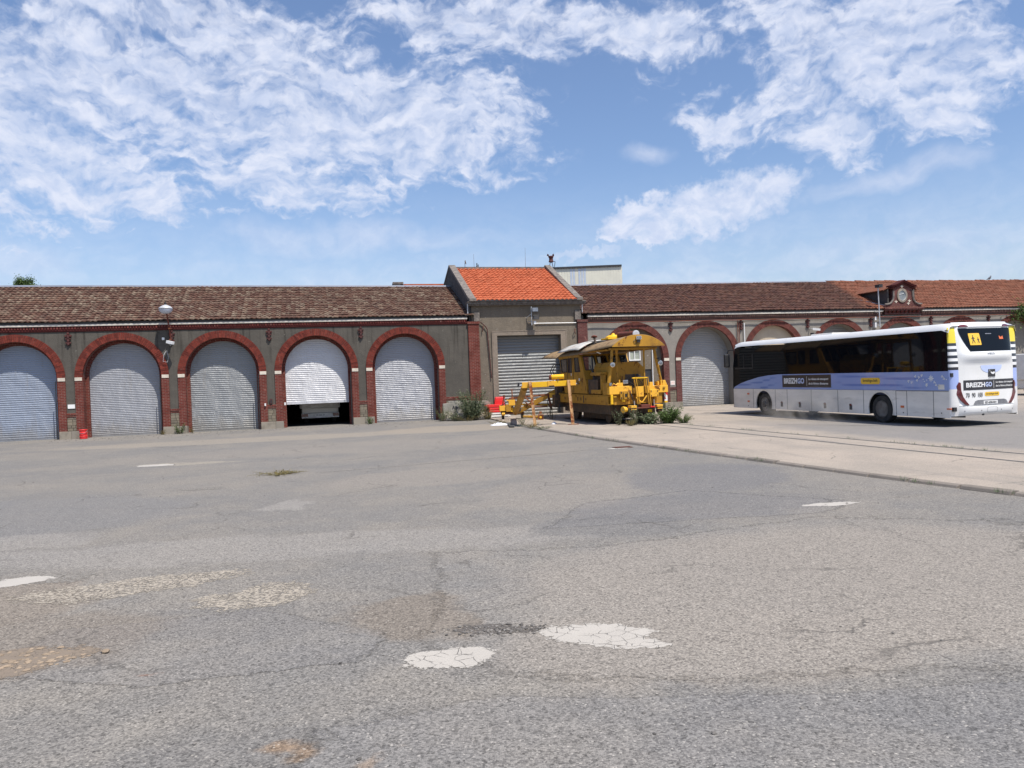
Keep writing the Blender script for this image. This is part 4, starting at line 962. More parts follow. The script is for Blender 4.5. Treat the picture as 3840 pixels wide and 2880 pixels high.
pole_thing('satellite_dish', 'small round dish on a stalk, leftmost of the gear on the orange roof ridge', 'antenna', -1.25, 5.24, 8.70, [
    ('dish', MB().lathe((0, 0, .34), (.9, -.3, .2), [(0, .03), (.03, .12), (.06, .13), (.05, .11)], 16), A['coping']), ('stalk', MB().tube([(0, 0, 0), (0, 0, .3)], .015, 6), A['black'])])
pole_thing('whip_antenna', 'short thin antenna on the ridge beside the small dish', 'antenna', -.69, 5.24, 8.70, [('rod', MB().tube([(0, 0, 0), (-.01, 0, .84)], [.014, .007], 6), A['steel'])])
pole_thing('ridge_fitting', 'dark twin-pronged fitting on the ridge right of the short antenna', 'fitting', -.52, 5.24, 8.70, [
    ('body', MB().tube([(0, 0, 0), (0, 0, .3)], .03, 6).tube([(.08, 0, 0), (.08, 0, .22)], .025, 6).tube([(-.06, 0, .1), (.1, 0, .14)], .02, 6), A['black'])])
pole_thing('whip_antenna', 'tall thin whip antenna rising from the middle of the orange roof ridge', 'antenna', 2.5, 5.24, 8.70, [('rod', MB().tube([(0, 0, 0), (.02, 0, 1.25)], [.014, .006], 6), A['steel'])])
pole_thing('roof_siren', 'rusty siren on bent legs atop the right coping of the orange roof', 'siren', 4.15, 5.24, 8.62, [
    ('drum', MB().lathe((0, 0, .42), (0, 0, 1), [(0, .09), (.05, .16), (.16, .12), (.3, .13), (.33, .17), (.40, .17)], 12), A['iron']),
    ('legs', MB().bar((-.05, 0, .45), (-.13, 0, .1), .03, .03).bar((.05, 0, .45), (.12, 0, .12), .03, .03).bar((.12, 0, .5), (.26, 0, .48), .03, .03).bar((.26, 0, .48), (.18, 0, 0), .03, .03), A['black']),
    ('horns', MB().lathe((-.13, 0, .86), (-1, 0, .3), [(0, .03), (.1, .08)], 8).lathe((.1, 0, .87), (1, 0, .3), [(0, .03), (.08, .08)], 8), A['iron'])])
# wall boxes and signs
pole_thing('wall_sign', 'small blank white panel on the grey pier between the first two arches', 'sign', -21.3, 0, 1.42, [('panel', MB().box(-.15, .15, -.03, 0, 0, .19), A['white']), ])
pole_thing('meter_box', 'rusty open meter box on the pier left of the half-open door', 'box', -12.38, 0, 1.24, [('box', MB().box(-.06, .06, -.09, 0, 0, .25), A['iron']), ('slot', MB().box(-.035, .035, -.095, -.091, .04, .2), A['black'])])
for u, lb in ((-12.66, 'white switch box on the brick jamb right of the third arch'), (-11.72, 'white switch box on the left jamb of the half-open door')):
    pole_thing('switch_box', lb, 'switch', u, 0, 1.15, [('box', MB().box(-.035, .035, -.14, -.06, 0, .13), A['white'])])
pole_thing('notice', 'orange and white paper notice on the pier behind the yellow rail machine', 'notice', 9.42, 0, 1.32, [('sheet', MB().box(-.13, .13, -.015, 0, 0, .24), A['white']), ('stripe', MB().box(-.11, .11, -.02, -.016, .05, .09).box(-.11, .11, -.02, -.016, .14, .20), A['sign_or'])])
# background buildings
e = empty('metal_hall', (4.0, 75, 0), R(-1.3), 'pale ribbed metal hall rising behind the roofs right of the gatehouse', 'building')
mb = MB(); x = -2.2
while x < 6.85: mb.box(x, x + .19, -.03, .05, 0, 12.25); mb.box(x + .19, x + .26, .02, .05, 0, 12.25); x += .26
mb.build('cladding', A['clad'], e)
mb = MB(); x = 1.98
while x < 3.5:
    if not 2.3 < x < 2.6: mb.box(x, x + .19, -.036, .0, 0, 12.22)
    x += .26
mb.build('translucent_panel', A['clad2'], e)
MB().box(-2.2, 6.95, -.02, 9, .0, 12.2).build('body', A['clad'], e); MB().box(-2.35, 6.92, -.15, 9.1, 12.25, 12.42).build('roof_edge', A['gutter'], e)
e = empty('rear_gable', FW(-3.4, 14.5), ANG, 'small coped gable with a strip of orange tiles behind the left wing', 'building')
mb = MB(); mb.prism([(0, 0), (8, 0), (8, 6.5), (0, 8.93)], lambda a, b: (-1.1, a, b), lambda a, b: (-.6, a, b)); mb.box(-.6, 2.9, .2, 8, 0, 8.4); mb.build('wall', A['gable'], e)
mb = MB(); mb.prism([(0, 8.90), (0, 9.05), (8, 6.7), (8, 6.5)], lambda a, b: (-1.15, a, b), lambda a, b: (-.4, a, b)); mb.build('coping', A['coping'], e)
mb = MB(); mb.add([(-.4, .0, 8.70), (2.9, .0, 8.70), (2.9, 6, 8.9), (-.4, 6, 8.9)], [(0, 1, 2, 3)]); mb.box(-.4, 2.9, -.2, .0, 8.45, 8.88); mb.build('roof', A['tileO'], e, fix=False)
# bird on the ridge
e = fthing('pigeon', 'dark bird perched on the orange tiled ridge at the far right', 'bird', 37.3, 5.24, 7.78)
mb = MB(); mb.tube([(-.22, 0, .05), (-.12, 0, .10), (0, 0, .15), (.10, 0, .20), (.15, 0, .28), (.18, 0, .33), (.23, 0, .33)], [.012, .03, .07, .075, .04, .036, .008], 10)
mb.build('body', A['bird'], e, smooth=True); MB().tube([(.02, .02, .1), (.03, .02, 0)], .008, 5).tube([(.02, -.02, .1), (.03, -.02, 0)], .008, 5).build('feet', A['black'], e)
# ============================================================ the bus
BUSLOC = Vector((13.90, 24.64, .045)); BYAW = 1.8629
BUS = empty('coach', BUSLOC, BYAW, 'long white and lilac-blue regional coach with dark windows and striped rear corners', 'bus')
PB = lambda p: Vector((p[0], -p[1] * 1.035, p[2]))
PM_ = lambda p: Vector((p[0], -p[1], p[2]))
BL, BW_, W1, W2 = 12.32, 2.70, 3.07, 9.98
def bmb(): return MB(PB)
def side_poly(z0, z1, l0, l1, notch=True):
    pts = [(l0, z0)]
    if notch:
        for c, r in ((W1, .60), (W2, .60)):
            cz = .50; a0 = math.asin(max(-1, min(1, (z0 - cz) / r)))
            for i in range(19):
                a = math.pi - a0 - (math.pi - 2 * a0) * i / 18; pts.append((c + r * math.cos(a), cz + r * math.sin(a)))
    return pts + [(l1, z0), (l1, z1), (l0, z1)]
for s, nm in ((0, 'left'), (1, 'right')):
    f0 = (lambda a, b: (a, 0, b)) if s == 0 else (lambda a, b: (a, BW_, b)); f1 = (lambda a, b: (a, .05, b)) if s == 0 else (lambda a, b: (a, BW_ - .05, b))
    bmb().prism(side_poly(.29, 1.155, .10, BL), f0, f1).build('skirt', A['busg'], BUS)
    bmb().prism([(.10, 1.165), (12.30, 1.165), (12.22, 1.24), (11.75, 1.40), (11.2, 1.52), (10.3, 1.68), (9.6, 1.75), (8.9, 1.785), (.10, 1.785)], f0, f1).build('belt_panel', A.setdefault('belt', None) or A['busw'], BUS)
    g = bmb().prism([(.10, 1.79), (8.9, 1.79), (9.6, 1.755), (10.3, 1.685), (11.2, 1.525), (11.75, 1.405), (12.22, 1.245), (12.34, 1.20), (12.32, 2.2), (12.12, 3.02), (.10, 3.09)], (lambda a, b: (a, .012, b)) if s == 0 else (lambda a, b: (a, BW_ - .012, b)), (lambda a, b: (a, .03, b)) if s == 0 else (lambda a, b: (a, BW_ - .03, b))).build('side_glazing', A['glassbus'], BUS)
    if s == 0:
        for l in (2.05, 3.95, 5.85, 7.75, 9.55, 10.75):
            bmb().box(l - .035, l + .035, .032, .06, 1.62 if l > 10 else 1.79, 3.05).build('window_pillar', A['black'], BUS)
# belt livery material: lilac with darker waves
m, t, p = newmat('livery_waves'); v = t.coord(); x, y, z = t.sep(v)
ph = t.math('ADD', t.math('MULTIPLY', t.math('SINE', t.math('MULTIPLY', x, .6)), 2.6), t.math('MULTIPLY', t.math('SINE', t.math('ADD', t.math('MULTIPLY', x, 1.3), 1.)), .8))
wv = t.math('SINE', t.math('ADD', t.math('MULTIPLY', z, 22.), t.math('MULTIPLY', ph, 2.2)))
w2 = t.math('SINE', t.math('ADD', t.math('MULTIPLY', z, 37.), t.math('MULTIPLY', ph, -2.6)))
pres = t.math('MAXIMUM', t.ss(t.math('ABSOLUTE', t.math('SUBTRACT', x, 3.1)), 1.3, 2.6, 1, 0), t.ss(x, 8.7, 9.8))
mask = t.math('MULTIPLY', t.math('MULTIPLY', t.ss(t.math('ADD', wv, t.math('MULTIPLY', w2, .5)), .25, .95), pres), .85)
base = t.mix(t.ss(t.noise(v, .35, 2), .35, .65), (.30, .39, .66), (.25, .34, .62)); base = t.mix(mask, base, (.13, .21, .50))
t.put(p.inputs['Base Color'], base); p.inputs['Roughness'].default_value = .25; p.inputs['Coat Weight'].default_value = .5; A['belt'] = m
for o in BUS.children:
    if o.name.startswith('belt_panel'): o.data.materials[0] = m
# corner columns with stripes
m, t, p = newmat('corner_stripes'); v = t.coord(); x, y, z = t.sep(v)
st = [(0, (.72, .71, .69)), (1.19, (.36, .45, .76)), (1.80, (.02, .02, .03))]
zz = 1.895
for k in range(8): st.append((zz, (.75, .75, .74) if k % 2 == 0 else (.02, .02, .03))); zz += .0965
st += [(zz - .0, (.78, .62, .03)), (3.16, (.80, .80, .78))]
base = t.ramp(t.math('DIVIDE', z, 4.), [(a / 4., c) for a, c in st], 'CONSTANT'); t.put(p.inputs['Base Color'], base); p.inputs['Roughness'].default_value = .22; p.inputs['Coat Weight'].default_value = .6
A['corner'] = m
RPROF = [(.34, -.03), (.40, -.10), (.47, -.135), (.62, -.145), (.655, -.135), (.665, -.10), (.80, -.10), (1.2, -.11), (1.6, -.115), (1.93, -.12), (1.96, -.125), (2.03, -.14), (2.10, -.175), (2.18, -.205), (2.27, -.215), (2.34, -.20), (2.38, -.17), (2.75, -.08), (3.14, .02), (3.18, .0), (3.22, .01), (3.28, .06), (3.33, .16)]
def rl(z):
    for (a, b), (c, d) in zip(RPROF, RPROF[1:]):
        if a <= z <= c: return b + (d - b) * (z - a) / (c - a)
    return RPROF[0][1] if z < .34 else RPROF[-1][1]
BPROF = [(.34, -.05), (.60, -.11), (2.0, -.11), (3.16, .0), (3.33, .14)]
def rb(z):
    for (a, b), (c, d) in zip(BPROF, BPROF[1:]):
        if a <= z <= c: return b + (d - b) * (z - a) / (c - a)
    return BPROF[0][1] if z < .34 else BPROF[-1][1]
def RS(wd, z, off=0.):      # a point on the rounded rear of the coach
    q = abs(wd - 1.35) / 1.08; k = max(0., 1 - min(q, 1) ** 6); b = rb(z); return (b + (rl(z) - b) * k + .10 * min(q, 1.2) ** 4 - off, wd, z)
bmb().grid(28, 1, lambda a, b: (0, 0, 0)) if False else None
zs = [a for a, _ in RPROF]
mb = bmb(); mb.grid(30, len(zs) - 1, lambda a, b: RS(.27 + 2.16 * a, zs[round(b * (len(zs) - 1))]))
mb.build('rear_panel', A['busw'], BUS, smooth=2)
for s in (0, 1):
    mb = bmb(); n = 8
    def cp(a, b, s=s):
        z = .34 + (3.2 - .34) * b; p0 = RS(.27, z); pe = (p0[0], .27); an = a * math.pi / 2
        lx = .12 - (.12 - pe[0]) * math.sin(an); wy = .27 * (1 - math.cos(an)) if True else 0
        # quarter ellipse from the side (l=.12,w=0) to the rear panel (l=pe,w=.27)
        wy = .27 * (1 - math.cos(an)); lx = .12 + (pe[0] - .12) * math.sin(an)
        return (lx, wy if s == 0 else BW_ - wy, z)
    mb.grid(n, 30, cp); mb.build('corner_column', A['corner'], BUS, smooth=True)
# roof shell
def roofp(a, b):
    l = .06 + (12.16 - .06) * b; w_ = a * BW_; q = abs(a - .5) * 2
    z = 3.345 - .055 * q ** 2 - (.20 * max(0, (q - .93) / .07) ** 2 if q > .93 else 0)
    if b > .97: z -= (b - .97) * 3.; 
    if b < .012: z -= (.012 - b) * 8
    return (l, w_ * (1) , z)
bmb().grid(40, 44, roofp).build('roof', A['busw'], BUS, smooth=True)
bmb().box(6.6, 7.9, .9, 1.8, 3.33, 3.40).build('roof_hatch', A['busg'], BUS, bev=.02)
# front end
def frontp(a, b):
    z = .3 + 2.85 * b; q = abs(a - .5) * 2; l = 12.34 + .10 * (1 - q ** 3) - (max(0, b - .35) ** 1.5) * .45
    return (l, a * BW_, z)
bmb().grid(14, 14, frontp).build('front_panel', A['black'], BUS, smooth=True)
bmb().box(.15, 12.2, .12, BW_ - .12, .33, .40).build('underside', A['dark'], BUS)
bmb().box(.35, 12.2, .08, BW_ - .08, 1.00, 1.12).build('cabin_floor', A['seat'], BUS)
for c in (W1, W2): 
    for w0, w1 in ((.055, .75), (BW_ - .75, BW_ - .055)): bmb().box(c - .68, c - .64, w0, w1, .3, 1.1).box(c + .64, c + .68, w0, w1, .3, 1.1).box(c - .64, c + .64, w1 - .02 if w0 < 1 else w0, w1 if w0 < 1 else w0 + .02, .3, 1.1).box(c - .64, c + .64, w0, w1, 1.10, 1.14).build('wheel_housing', A['dark'], BUS)
for c in (W1, W2):
    for s in (0, 1):
        mb = bmb(); n = 22; w_ = 0 if s == 0 else BW_
        for i in range(n):
            a0 = -.35 + (math.pi + .7) * i / n; a1 = -.35 + (math.pi + .7) * (i + 1) / n
            sg = -1 if s == 0 else 1
            q = lambda r, a, o: (c + r * math.cos(a), w_ + sg * o, .5 + r * math.sin(a))
            if .5 + .6 * math.sin((a0 + a1) / 2) > .31: mb.add([q(.585, a0, .0), q(.64, a0, .012), q(.64, a1, .012), q(.585, a1, .0)], [(0, 1, 2, 3)])
        mb.build('arch_trim', A['busg'], BUS, fix=False)
# wheels
def wheel(root, P_, c, wd, r, wside, hub_out, name='wheel', rimc='rimgrey', wid=.28):
    sg = -1 if wside == 0 else 1
    mb = MB(P_); prof = [(0, r * .55), (0, r * .93), (.03, r), (wid - .03, r), (wid, r * .93), (wid, r * .55)]
    mb.lathe((c, wd, r), (0, -sg, 0), prof, 28); wo = mb.build(name, A['rubber'], root)
    MB(P_).lathe((c, wd + sg * .004, r), (0, -sg, 0), [(0, r * .62), (0, r * .54), (.05, r * .50), (.10, r * .46) if not hub_out else (.012, r * .46), (.10 if not hub_out else .0, r * .25), (.01 if hub_out else .08, r * .22), (-.03 if hub_out else .04, r * .17), (-.03 if hub_out else .04, .01)], 28).build('rim', A[rimc], wo)
    mb = MB(P_)
    for k in range(10):
        a = k * .628; mb.lathe((c + r * .36 * math.cos(a), wd + (sg * -.09 if not hub_out else sg * .0), r + r * .36 * math.sin(a)), (0, sg, 0), [(0, .022), (.03, .018)], 6)
    mb.build('wheel_nuts', A['chrome'] if hub_out else A['grease'], wo)
    return wo
for c, ho in ((W1, False), (W2, True)):
    wheel(BUS, PB, c, .06, .49, 0, ho); wheel(BUS, PB, c, BW_ - .06, .49, 1, ho)
# panel seams, flaps, handles, markers
for l in (9.14, 8.33, 6.79, 5.25, 3.89, 2.33, 1.85, .73, 10.75):
    bmb().box(l - .008, l + .008, -.004, .0, .31, 1.15).build('panel_seam', A['seam'], BUS)
bmb().box(.12, 2.33, -.004, .0, 1.135, 1.147).build('panel_seam', A['seam'], BUS)
for l, z in ((8.70, .54), (7.51, .54), (5.99, .55), (4.56, .54)):
    h = bmb().box(l - .07, l + .07, -.006, .0, z - .12, z + .05).build('flap_handle', A['seam'], BUS); bmb().box(l - .05, l + .06, -.018, -.007, z + .03, z + .10).build('side_marker', A['redlens'], h)
for l, z in ((11.13, .93), (11.12, .59), (2.05, .60)): bmb().box(l - .07, l + .07, -.02, .0, z - .03, z + .04).build('side_marker', A['orange'], BUS)
for l, z in ((11.15, .40), (2.02, .40), (.42, .44)): bmb().lathe((l, -.001, z), (0, -1, 0), [(0, .022), (.006, .02)], 8).build('reflector', A['black'], BUS)
bmb().box(.28, .52, -.006, .0, 1.20, 1.36).build('vent_grille', A['busg'], BUS)
# side lettering
sgn = bmb().box(5.60, 8.62, -.006, .0, 1.24, 1.745).build('side_banner', A['banner'], BUS)
# the near side runs right to left along l, so x grows toward the rear
def SF(x, z, o=-.010): return (8.62 - x, o, z)
mb = bmb(); text(mb, 'BREIZH', .12, .98, 1.39, 1.62, SF, bold=.035); mb.build('lettering', A['letter'], sgn, fix=False)
mb = bmb(); text(mb, 'GO', 1.01, 1.43, 1.39, 1.62, SF, bold=.035); mb.build('lettering', A['lilac'], sgn, fix=False)
mb = bmb(); mb.add([SF(1.585, 1.30), SF(1.60, 1.30), SF(1.60, 1.68), SF(1.585, 1.68)], [(0, 1, 2, 3)])
text(mb, 'Le réseau de transport', 1.70, 2.88, 1.51, 1.62, SF, bold=.02, shear=.2); text(mb, 'de la Région Bretagne', 1.70, 2.86, 1.33, 1.44, SF, bold=.02, shear=.2); mb.build('lettering', A['letter'], sgn, fix=False)
def rrect(x0, x1, z0, z1, r, n=5):
    pts = []
    for cx, cz, a0 in ((x1 - r, z1 - r, 0), (x0 + r, z1 - r, 90), (x0 + r, z0 + r, 180), (x1 - r, z0 + r, 270)):
        for i in range(n + 1): a = R(a0 + 90 * i / n); pts.append((cx + r * math.cos(a), cz + r * math.sin(a)))
    return pts
tg = bmb().sheet(rrect(3.05, 4.0, 1.37, 1.60, .08), lambda a, b: (a, -.006, b)).build('web_tag', A['yellowtag'], BUS, fix=False)
mb = bmb(); text(mb, 'breizhgo.bzh', .12, .83, 1.425, 1.555, lambda x, z: (4.0 - x, -.010, z), bold=.01); mb.build('lettering', A['ink'], tg, fix=False)
mb = bmb()   # flowers, star, anchor
rr = random.Random(11)
def petal(cx, cz, a, ln, wd): 
    c_, s_ = math.cos(a), math.sin(a); f = lambda x, y: (cx + x * c_ - y * s_, -.006, cz + x * s_ + y * c_)
    mb.add([f(0, 0), f(ln * .5, wd), f(ln, 0), f(ln * .5, -wd)], [(0, 1, 2, 3)])
for k in range(8): petal(.80, 1.56, k * math.pi / 4, .135 if k % 2 == 0 else .11, .02)
for cx, cz in ((1.75, 1.47), (1.62, 1.43), (1.38, 1.50), (1.30, 1.60), (1.18, 1.66), (1.12, 1.56), (1.10, 1.45), (.98, 1.36), (.60, 1.35), (.50, 1.30), (.35, 1.62), (.28, 1.55), (1.45, 1.63), (.95, 1.50), (.18, 1.50), (.66, 1.44)):
    k0 = rr.uniform(0, 6); n = rr.choice((1, 3, 4))
    for k in range(n): petal(cx, cz, k0 + k * 1.9, .055, .022)
mb.tube([(1.0, -.007, 1.30), (.98, -.007, 1.40)], .008, 4); mb.tube([(1.05, -.007, 1.34), (1.0, -.007, 1.29), (.94, -.007, 1.34)], .008, 4)
mb.build('flower_print', A['letter'], BUS, fix=False)
# interior
for i in range(11):
    for w0 in (.35, 1.75):
        l = 1.3 + i * .82
        s_ = bmb().box(l, l + .42, w0, w0 + .5, 1.12, 1.50).build('seat', A['seat'], BUS, bev=.04)
        bmb().box(l - .04, l + .08, w0, w0 + .5, 1.5, 2.12).build('headrest', A['seat'], s_, bev=.05)
for l, wd in ((9.45, .12), (8.0, .10), (5.6, .22), (4.7, .2), (3.2, .15), (7.2, .07)):
    mb = bmb(); mb.grid(14, 4, lambda a, b: (l + wd * (a - .5) * 2 * (1 - .25 * b), .16 + .03 * math.sin(a * 20), 2.95 - .95 * b)); mb.build('curtain', A['curtain'], BUS, fix=False)
bmb().box(.6, 11.6, .2, .5, 2.88, 3.05).box(.6, 11.6, 2.2, 2.5, 2.88, 3.05).build('luggage_rack', A['busg'], BUS)
# rear details
def RP(poly, off=.006):  # subdivided decal on the rear
    return lambda a, b: RS(a, b, off)
def rdecal(name, poly, mat, parent=BUS, off=.006, sub=True, mb=None):
    mb = mb or bmb(); tris = tessellate_polygon([[Vector((p[0], p[1], 0)) for p in poly]])
    bm = bmesh.new(); vv = [bm.verts.new((p[0], p[1], 0)) for p in poly]
    for tr in tris:
        try: bm.faces.new([vv[i] for i in tr])
        except ValueError: pass
    if sub:
        bmesh.ops.subdivide_edges(bm, edges=[e for e in bm.edges if e.calc_length() > .12], cuts=4, use_grid_fill=True); bmesh.ops.triangulate(bm, faces=bm.faces)
        bmesh.ops.subdivide_edges(bm, edges=[e for e in bm.edges if e.calc_length() > .12], cuts=1); bmesh.ops.triangulate(bm, faces=bm.faces)
    bm.verts.index_update(); mb.add([RS(q.co.x, q.co.y, off) for q in bm.verts], [tuple(q.index for q in f.verts) for f in bm.faces]); bm.free()
    return mb.build(name, mat, parent, fix=False)
winp = [(.36, 3.13), (2.42, 3.13), (2.42, 2.98), (2.36, 2.40), (2.25, 2.385), (.66, 2.385), (.56, 2.44), (.43, 2.75), (.36, 2.98)]
mb = bmb(); mb.grid(20, 10, lambda a, b: RS((.36 + .26 * (1 - b) ** 1.6) + ((2.42 - .10 * (1 - b) ** 2) - (.36 + .26 * (1 - b) ** 1.6)) * a, 2.385 + .745 * b, .008)); rw = mb.build('rear_window', A['glassrear'], BUS, fix=False)
mb = bmb(); mb.grid(20, 2, lambda a, b: RS(.42 + 1.96 * a, 2.40 + .72 * b, -.05)); mb.build('window_backing', A['seat'], rw, fix=False); MB(PB).box(.02, .06, 1.95, 2.3, 2.45, 2.66).build('seat_cover', A['curtain'], rw, bev=.02)
pic = rdecal('child_sign', rrect(.66, 1.08, 2.585, 2.965, .02, 2), A['yellowtag'], rw, .014)
mb = bmb()
for cx, h, b0 in ((.80, .27, 2.64), (.985, .20, 2.64)):
    f = lambda x, z: RS(cx + x, b0 + z, .018)
    def seg(x0, z0, x1, z1, wd):
        dx, dz = x1 - x0, z1 - z0; L = math.hypot(dx, dz); nx, nz = -dz / L * wd, dx / L * wd
        mb.add([f(x0 * h + nx, z0 * h + nz), f(x1 * h + nx, z1 * h + nz), f(x1 * h - nx, z1 * h - nz), f(x0 * h - nx, z0 * h - nz)], [(0, 1, 2, 3)])
    seg(0, .42, .03, .78, h * .09); seg(.0, .45, -.18, 0, h * .05); seg(0, .45, .15, .22, h * .05); seg(.15, .22, .17, 0, h * .045); seg(.03, .76, -.22, .52, h * .035); seg(.03, .76, .24, .54, h * .035)
    mb.add([f(.04 * h + .075 * h * math.cos(k), .9 * h + .085 * h * math.sin(k)) for k in [i * .628 for i in range(10)]], [tuple(range(10))])
mb.build('walking_children', A['ink'], pic, fix=False)
rdecal('sticker', [(1.32, 2.93), (1.56, 2.93), (1.56, 2.955), (1.32, 2.955)], A['steel'], rw, .014, False)
rdecal('sticker', [(1.84, 2.76), (2.0, 2.76), (2.0, 2.87), (1.92, 2.82), (1.84, 2.87)], A['orange'], rw, .014, False)
rdecal('reflection_panel', [(1.92, 2.46), (2.28, 2.46), (2.30, 2.66), (1.98, 2.66)], A['curtain'], rw, .0, False) if False else None
mb = bmb(); text(mb, 'IVECO', 1.22, 1.50, 2.275, 2.335, lambda a, b: RS(a, b, .006), bold=.03); mb.build('maker_lettering', A['steel'], BUS, fix=False)
for w0, w1 in ((.38, .68), (2.06, 2.36)):
    pts = [(w0 + (w1 - w0) * (.5 - .5 * math.cos(math.pi * i / 12)), 3.175 + .075 * math.sin(math.pi * i / 12)) for i in range(13)]
    bmb().prism(pts, lambda a, b: RS(a, b, .04), lambda a, b: RS(a, b, -.02)).build('brake_lamp', A['redlens'], BUS)
semi = [(1.44 - .42 * math.cos(math.pi * i / 16), 1.93 - .25 * math.sin(math.pi * i / 16) ** .8) for i in range(17)]
rdecal('lilac_crest', semi, A['lilac'])
bz = rdecal('emblem', [(1.31, 1.565), (1.59, 1.565), (1.59, 1.80), (1.31, 1.80)], A['banner'], off=.009)
mb = bmb(); rf = lambda x, z: RS(x, z, .013)
mb.add([rf(*q) for q in ((1.40, 1.735), (1.46, 1.70), (1.55, 1.725), (1.575, 1.69), (1.545, 1.655), (1.50, 1.635), (1.42, 1.67))], [(0, 1, 2, 3, 4, 5, 6)])
for a in range(3): mb.add([rf(1.365 + .03 * math.cos(a * 2.1 + q) * k, 1.76 + .025 * math.sin(a * 2.1 + q) * k) for q, k in ((0, .2), (.4, 1), (-.4, 1))], [(0, 1, 2)])
text(mb, 'BRETAGNE', 1.32, 1.57, 1.525, 1.555, rf, bold=.02)
mb.build('emblem_mark', A['letter'], bz, fix=False)
mb = bmb(); text(mb, 'BRETAGNE', 1.32, 1.58, 1.53, 1.558, rf, bold=.03); mb.build('lettering', A['ink'], bz, fix=False)
ad = rdecal('rear_banner', [(.40, 1.155), (2.44, 1.155), (2.44, 1.475), (.40, 1.475)], A['banner'])
rg = lambda x, z: RS(x, z, .012)
mb = bmb(); text(mb, 'BREIZH', .48, 1.17, 1.245, 1.395, rg, bold=.035); mb.add([rg(1.515, 1.20), rg(1.527, 1.20), rg(1.527, 1.43), rg(1.515, 1.43)], [(0, 1, 2, 3)])
text(mb, 'Le réseau de transport', 1.60, 2.36, 1.335, 1.41, rg, bold=.02, shear=.2); text(mb, 'de la Région Bretagne', 1.60, 2.34, 1.215, 1.29, rg, bold=.02, shear=.2); mb.build('lettering', A['letter'], ad, fix=False)
mb = bmb(); text(mb, 'GO', 1.19, 1.45, 1.245, 1.395, rg, bold=.035); mb.build('lettering', A['lilac'], ad, fix=False)
mb = bmb(); text(mb, '70  90  100', .47, 1.08, .925, 1.07, rg, bold=.01); mb.build('speed_numbers', A['ink'], BUS, fix=False)
tg = rdecal('web_tag', rrect(1.17, 1.75, .945, 1.075, .05), A['yellowtag'])
mb = bmb(); text(mb, 'breizhgo.bzh', 1.23, 1.69, .975, 1.045, rg, bold=.01); mb.build('lettering', A['ink'], tg, fix=False)
rc = rdecal('plate_recess', [(.72, .68), (2.12, .68), (2.04, .80), (1.94, .83), (.90, .83), (.80, .80)], A['steel'])
pl = rdecal('number_plate', [(1.11, .69), (1.67, .69), (1.67, .80), (1.11, .80)], A['white'], rc, .012)
mb = bmb(); text(mb, 'ED-658-RH', 1.17, 1.61, .71, .78, lambda a, b: RS(a, b, .018), bold=.015); mb.build('plate_text', A['ink'], pl, fix=False)
for s in (0, 1):
    fx = (lambda a: a) if s == 0 else (lambda a: BW_ - a)
    pts = [(.135, 1.20), (.19, 1.32), (.26, 1.42), (.30, 1.40), (.31, 1.15), (.37, .95), (.47, .80), (.57, .68), (.44, .70), (.30, .84), (.18, 1.02)]
    def lampf(a, b, o):
        p = RS(max(a, .14), b, o); return (p[0], fx(a), p[2]) if a > .27 else (RS(.27, b, o)[0] + .22 * ((.27 - a) / .27) ** 1.6, fx(a), b)
    bmb().prism(pts, lambda a, b: lampf(a, b, .035), lambda a, b: lampf(a, b, -.05)).build('tail_lamp', A['redlens'], BUS, smooth=False)
rdecal('bumper_seam', [(.15, .655), (2.55, .655), (2.55, .665), (.15, .665)], A['seam'], off=.007)
mb = bmb()
pts = rrect(1.22, 1.62, .42, .60, .06)
for (a, b), (c, d) in zip(pts, pts[1:] + pts[:1]): mb.add([RS(a, b, .008), RS(c, d, .008), RS(c + (1.42 - c) * .03, d + (.5 - d) * .05, .008), RS(a + (1.42 - a) * .03, b + (.5 - b) * .05, .008)], [(0, 1, 2, 3)])
mb.build('tow_cover_seam', A['seam'], BUS, fix=False)
for x in (.50, 2.2):
    mb = bmb(); mb.add([RS(x, .65, .008), RS(x + .012, .65, .008), RS(x - .07, .37, .008), RS(x - .082, .37, .008)], [(0, 1, 2, 3)]); mb.build('bumper_seam', A['seam'], BUS, fix=False)
for x in (.42, 1.0, 1.78, 2.32): bmb().lathe(RS(x, .50, .002), (-1, 0, 0), [(0, .02), (.006, .018)], 8).build('parking_sensor', A['steel'], BUS)
bmb().lathe(RS(1.12, .37, .0), (-1, 0, 0), [(0, .045), (.02, .04)], 10).build('tow_eye', A['black'], BUS)
bmb().box(.02, .10, .02, .10, 1.60, 1.72).build('hinge', A['black'], BUS); bmb().box(-.02, .06, .04, .16, .50, .63).build('hinge', A['black'], BUS); bmb().box(.04, .20, -.015, .02, .56, .60).build('side_marker', A['orange'], BUS)
bmb().bar((.6, .5, .30), (.2, .7, .30), .06, .06).build('exhaust_tip', A['black'], BUS)
# mirror and driver's window frame
mb = bmb(); mb.tube([(12.1, .02, 2.95), (12.45, -.12, 2.95), (12.52, -.18, 2.75)], .03, 6); mr = mb.build('mirror_arm', A['black'], BUS)
bmb().box(12.42, 12.58, -.32, -.06, 2.15, 2.78).build('mirror', A['black'], mr, bev=.05)
bmb().box(10.72, 10.79, .004, .012, 2.12, 2.72).box(10.72, 12.15, .004, .012, 2.06, 2.12).box(11.42, 11.46, .004, .012, 2.12, 2.72).build('driver_window_frame', A['black'], BUS)
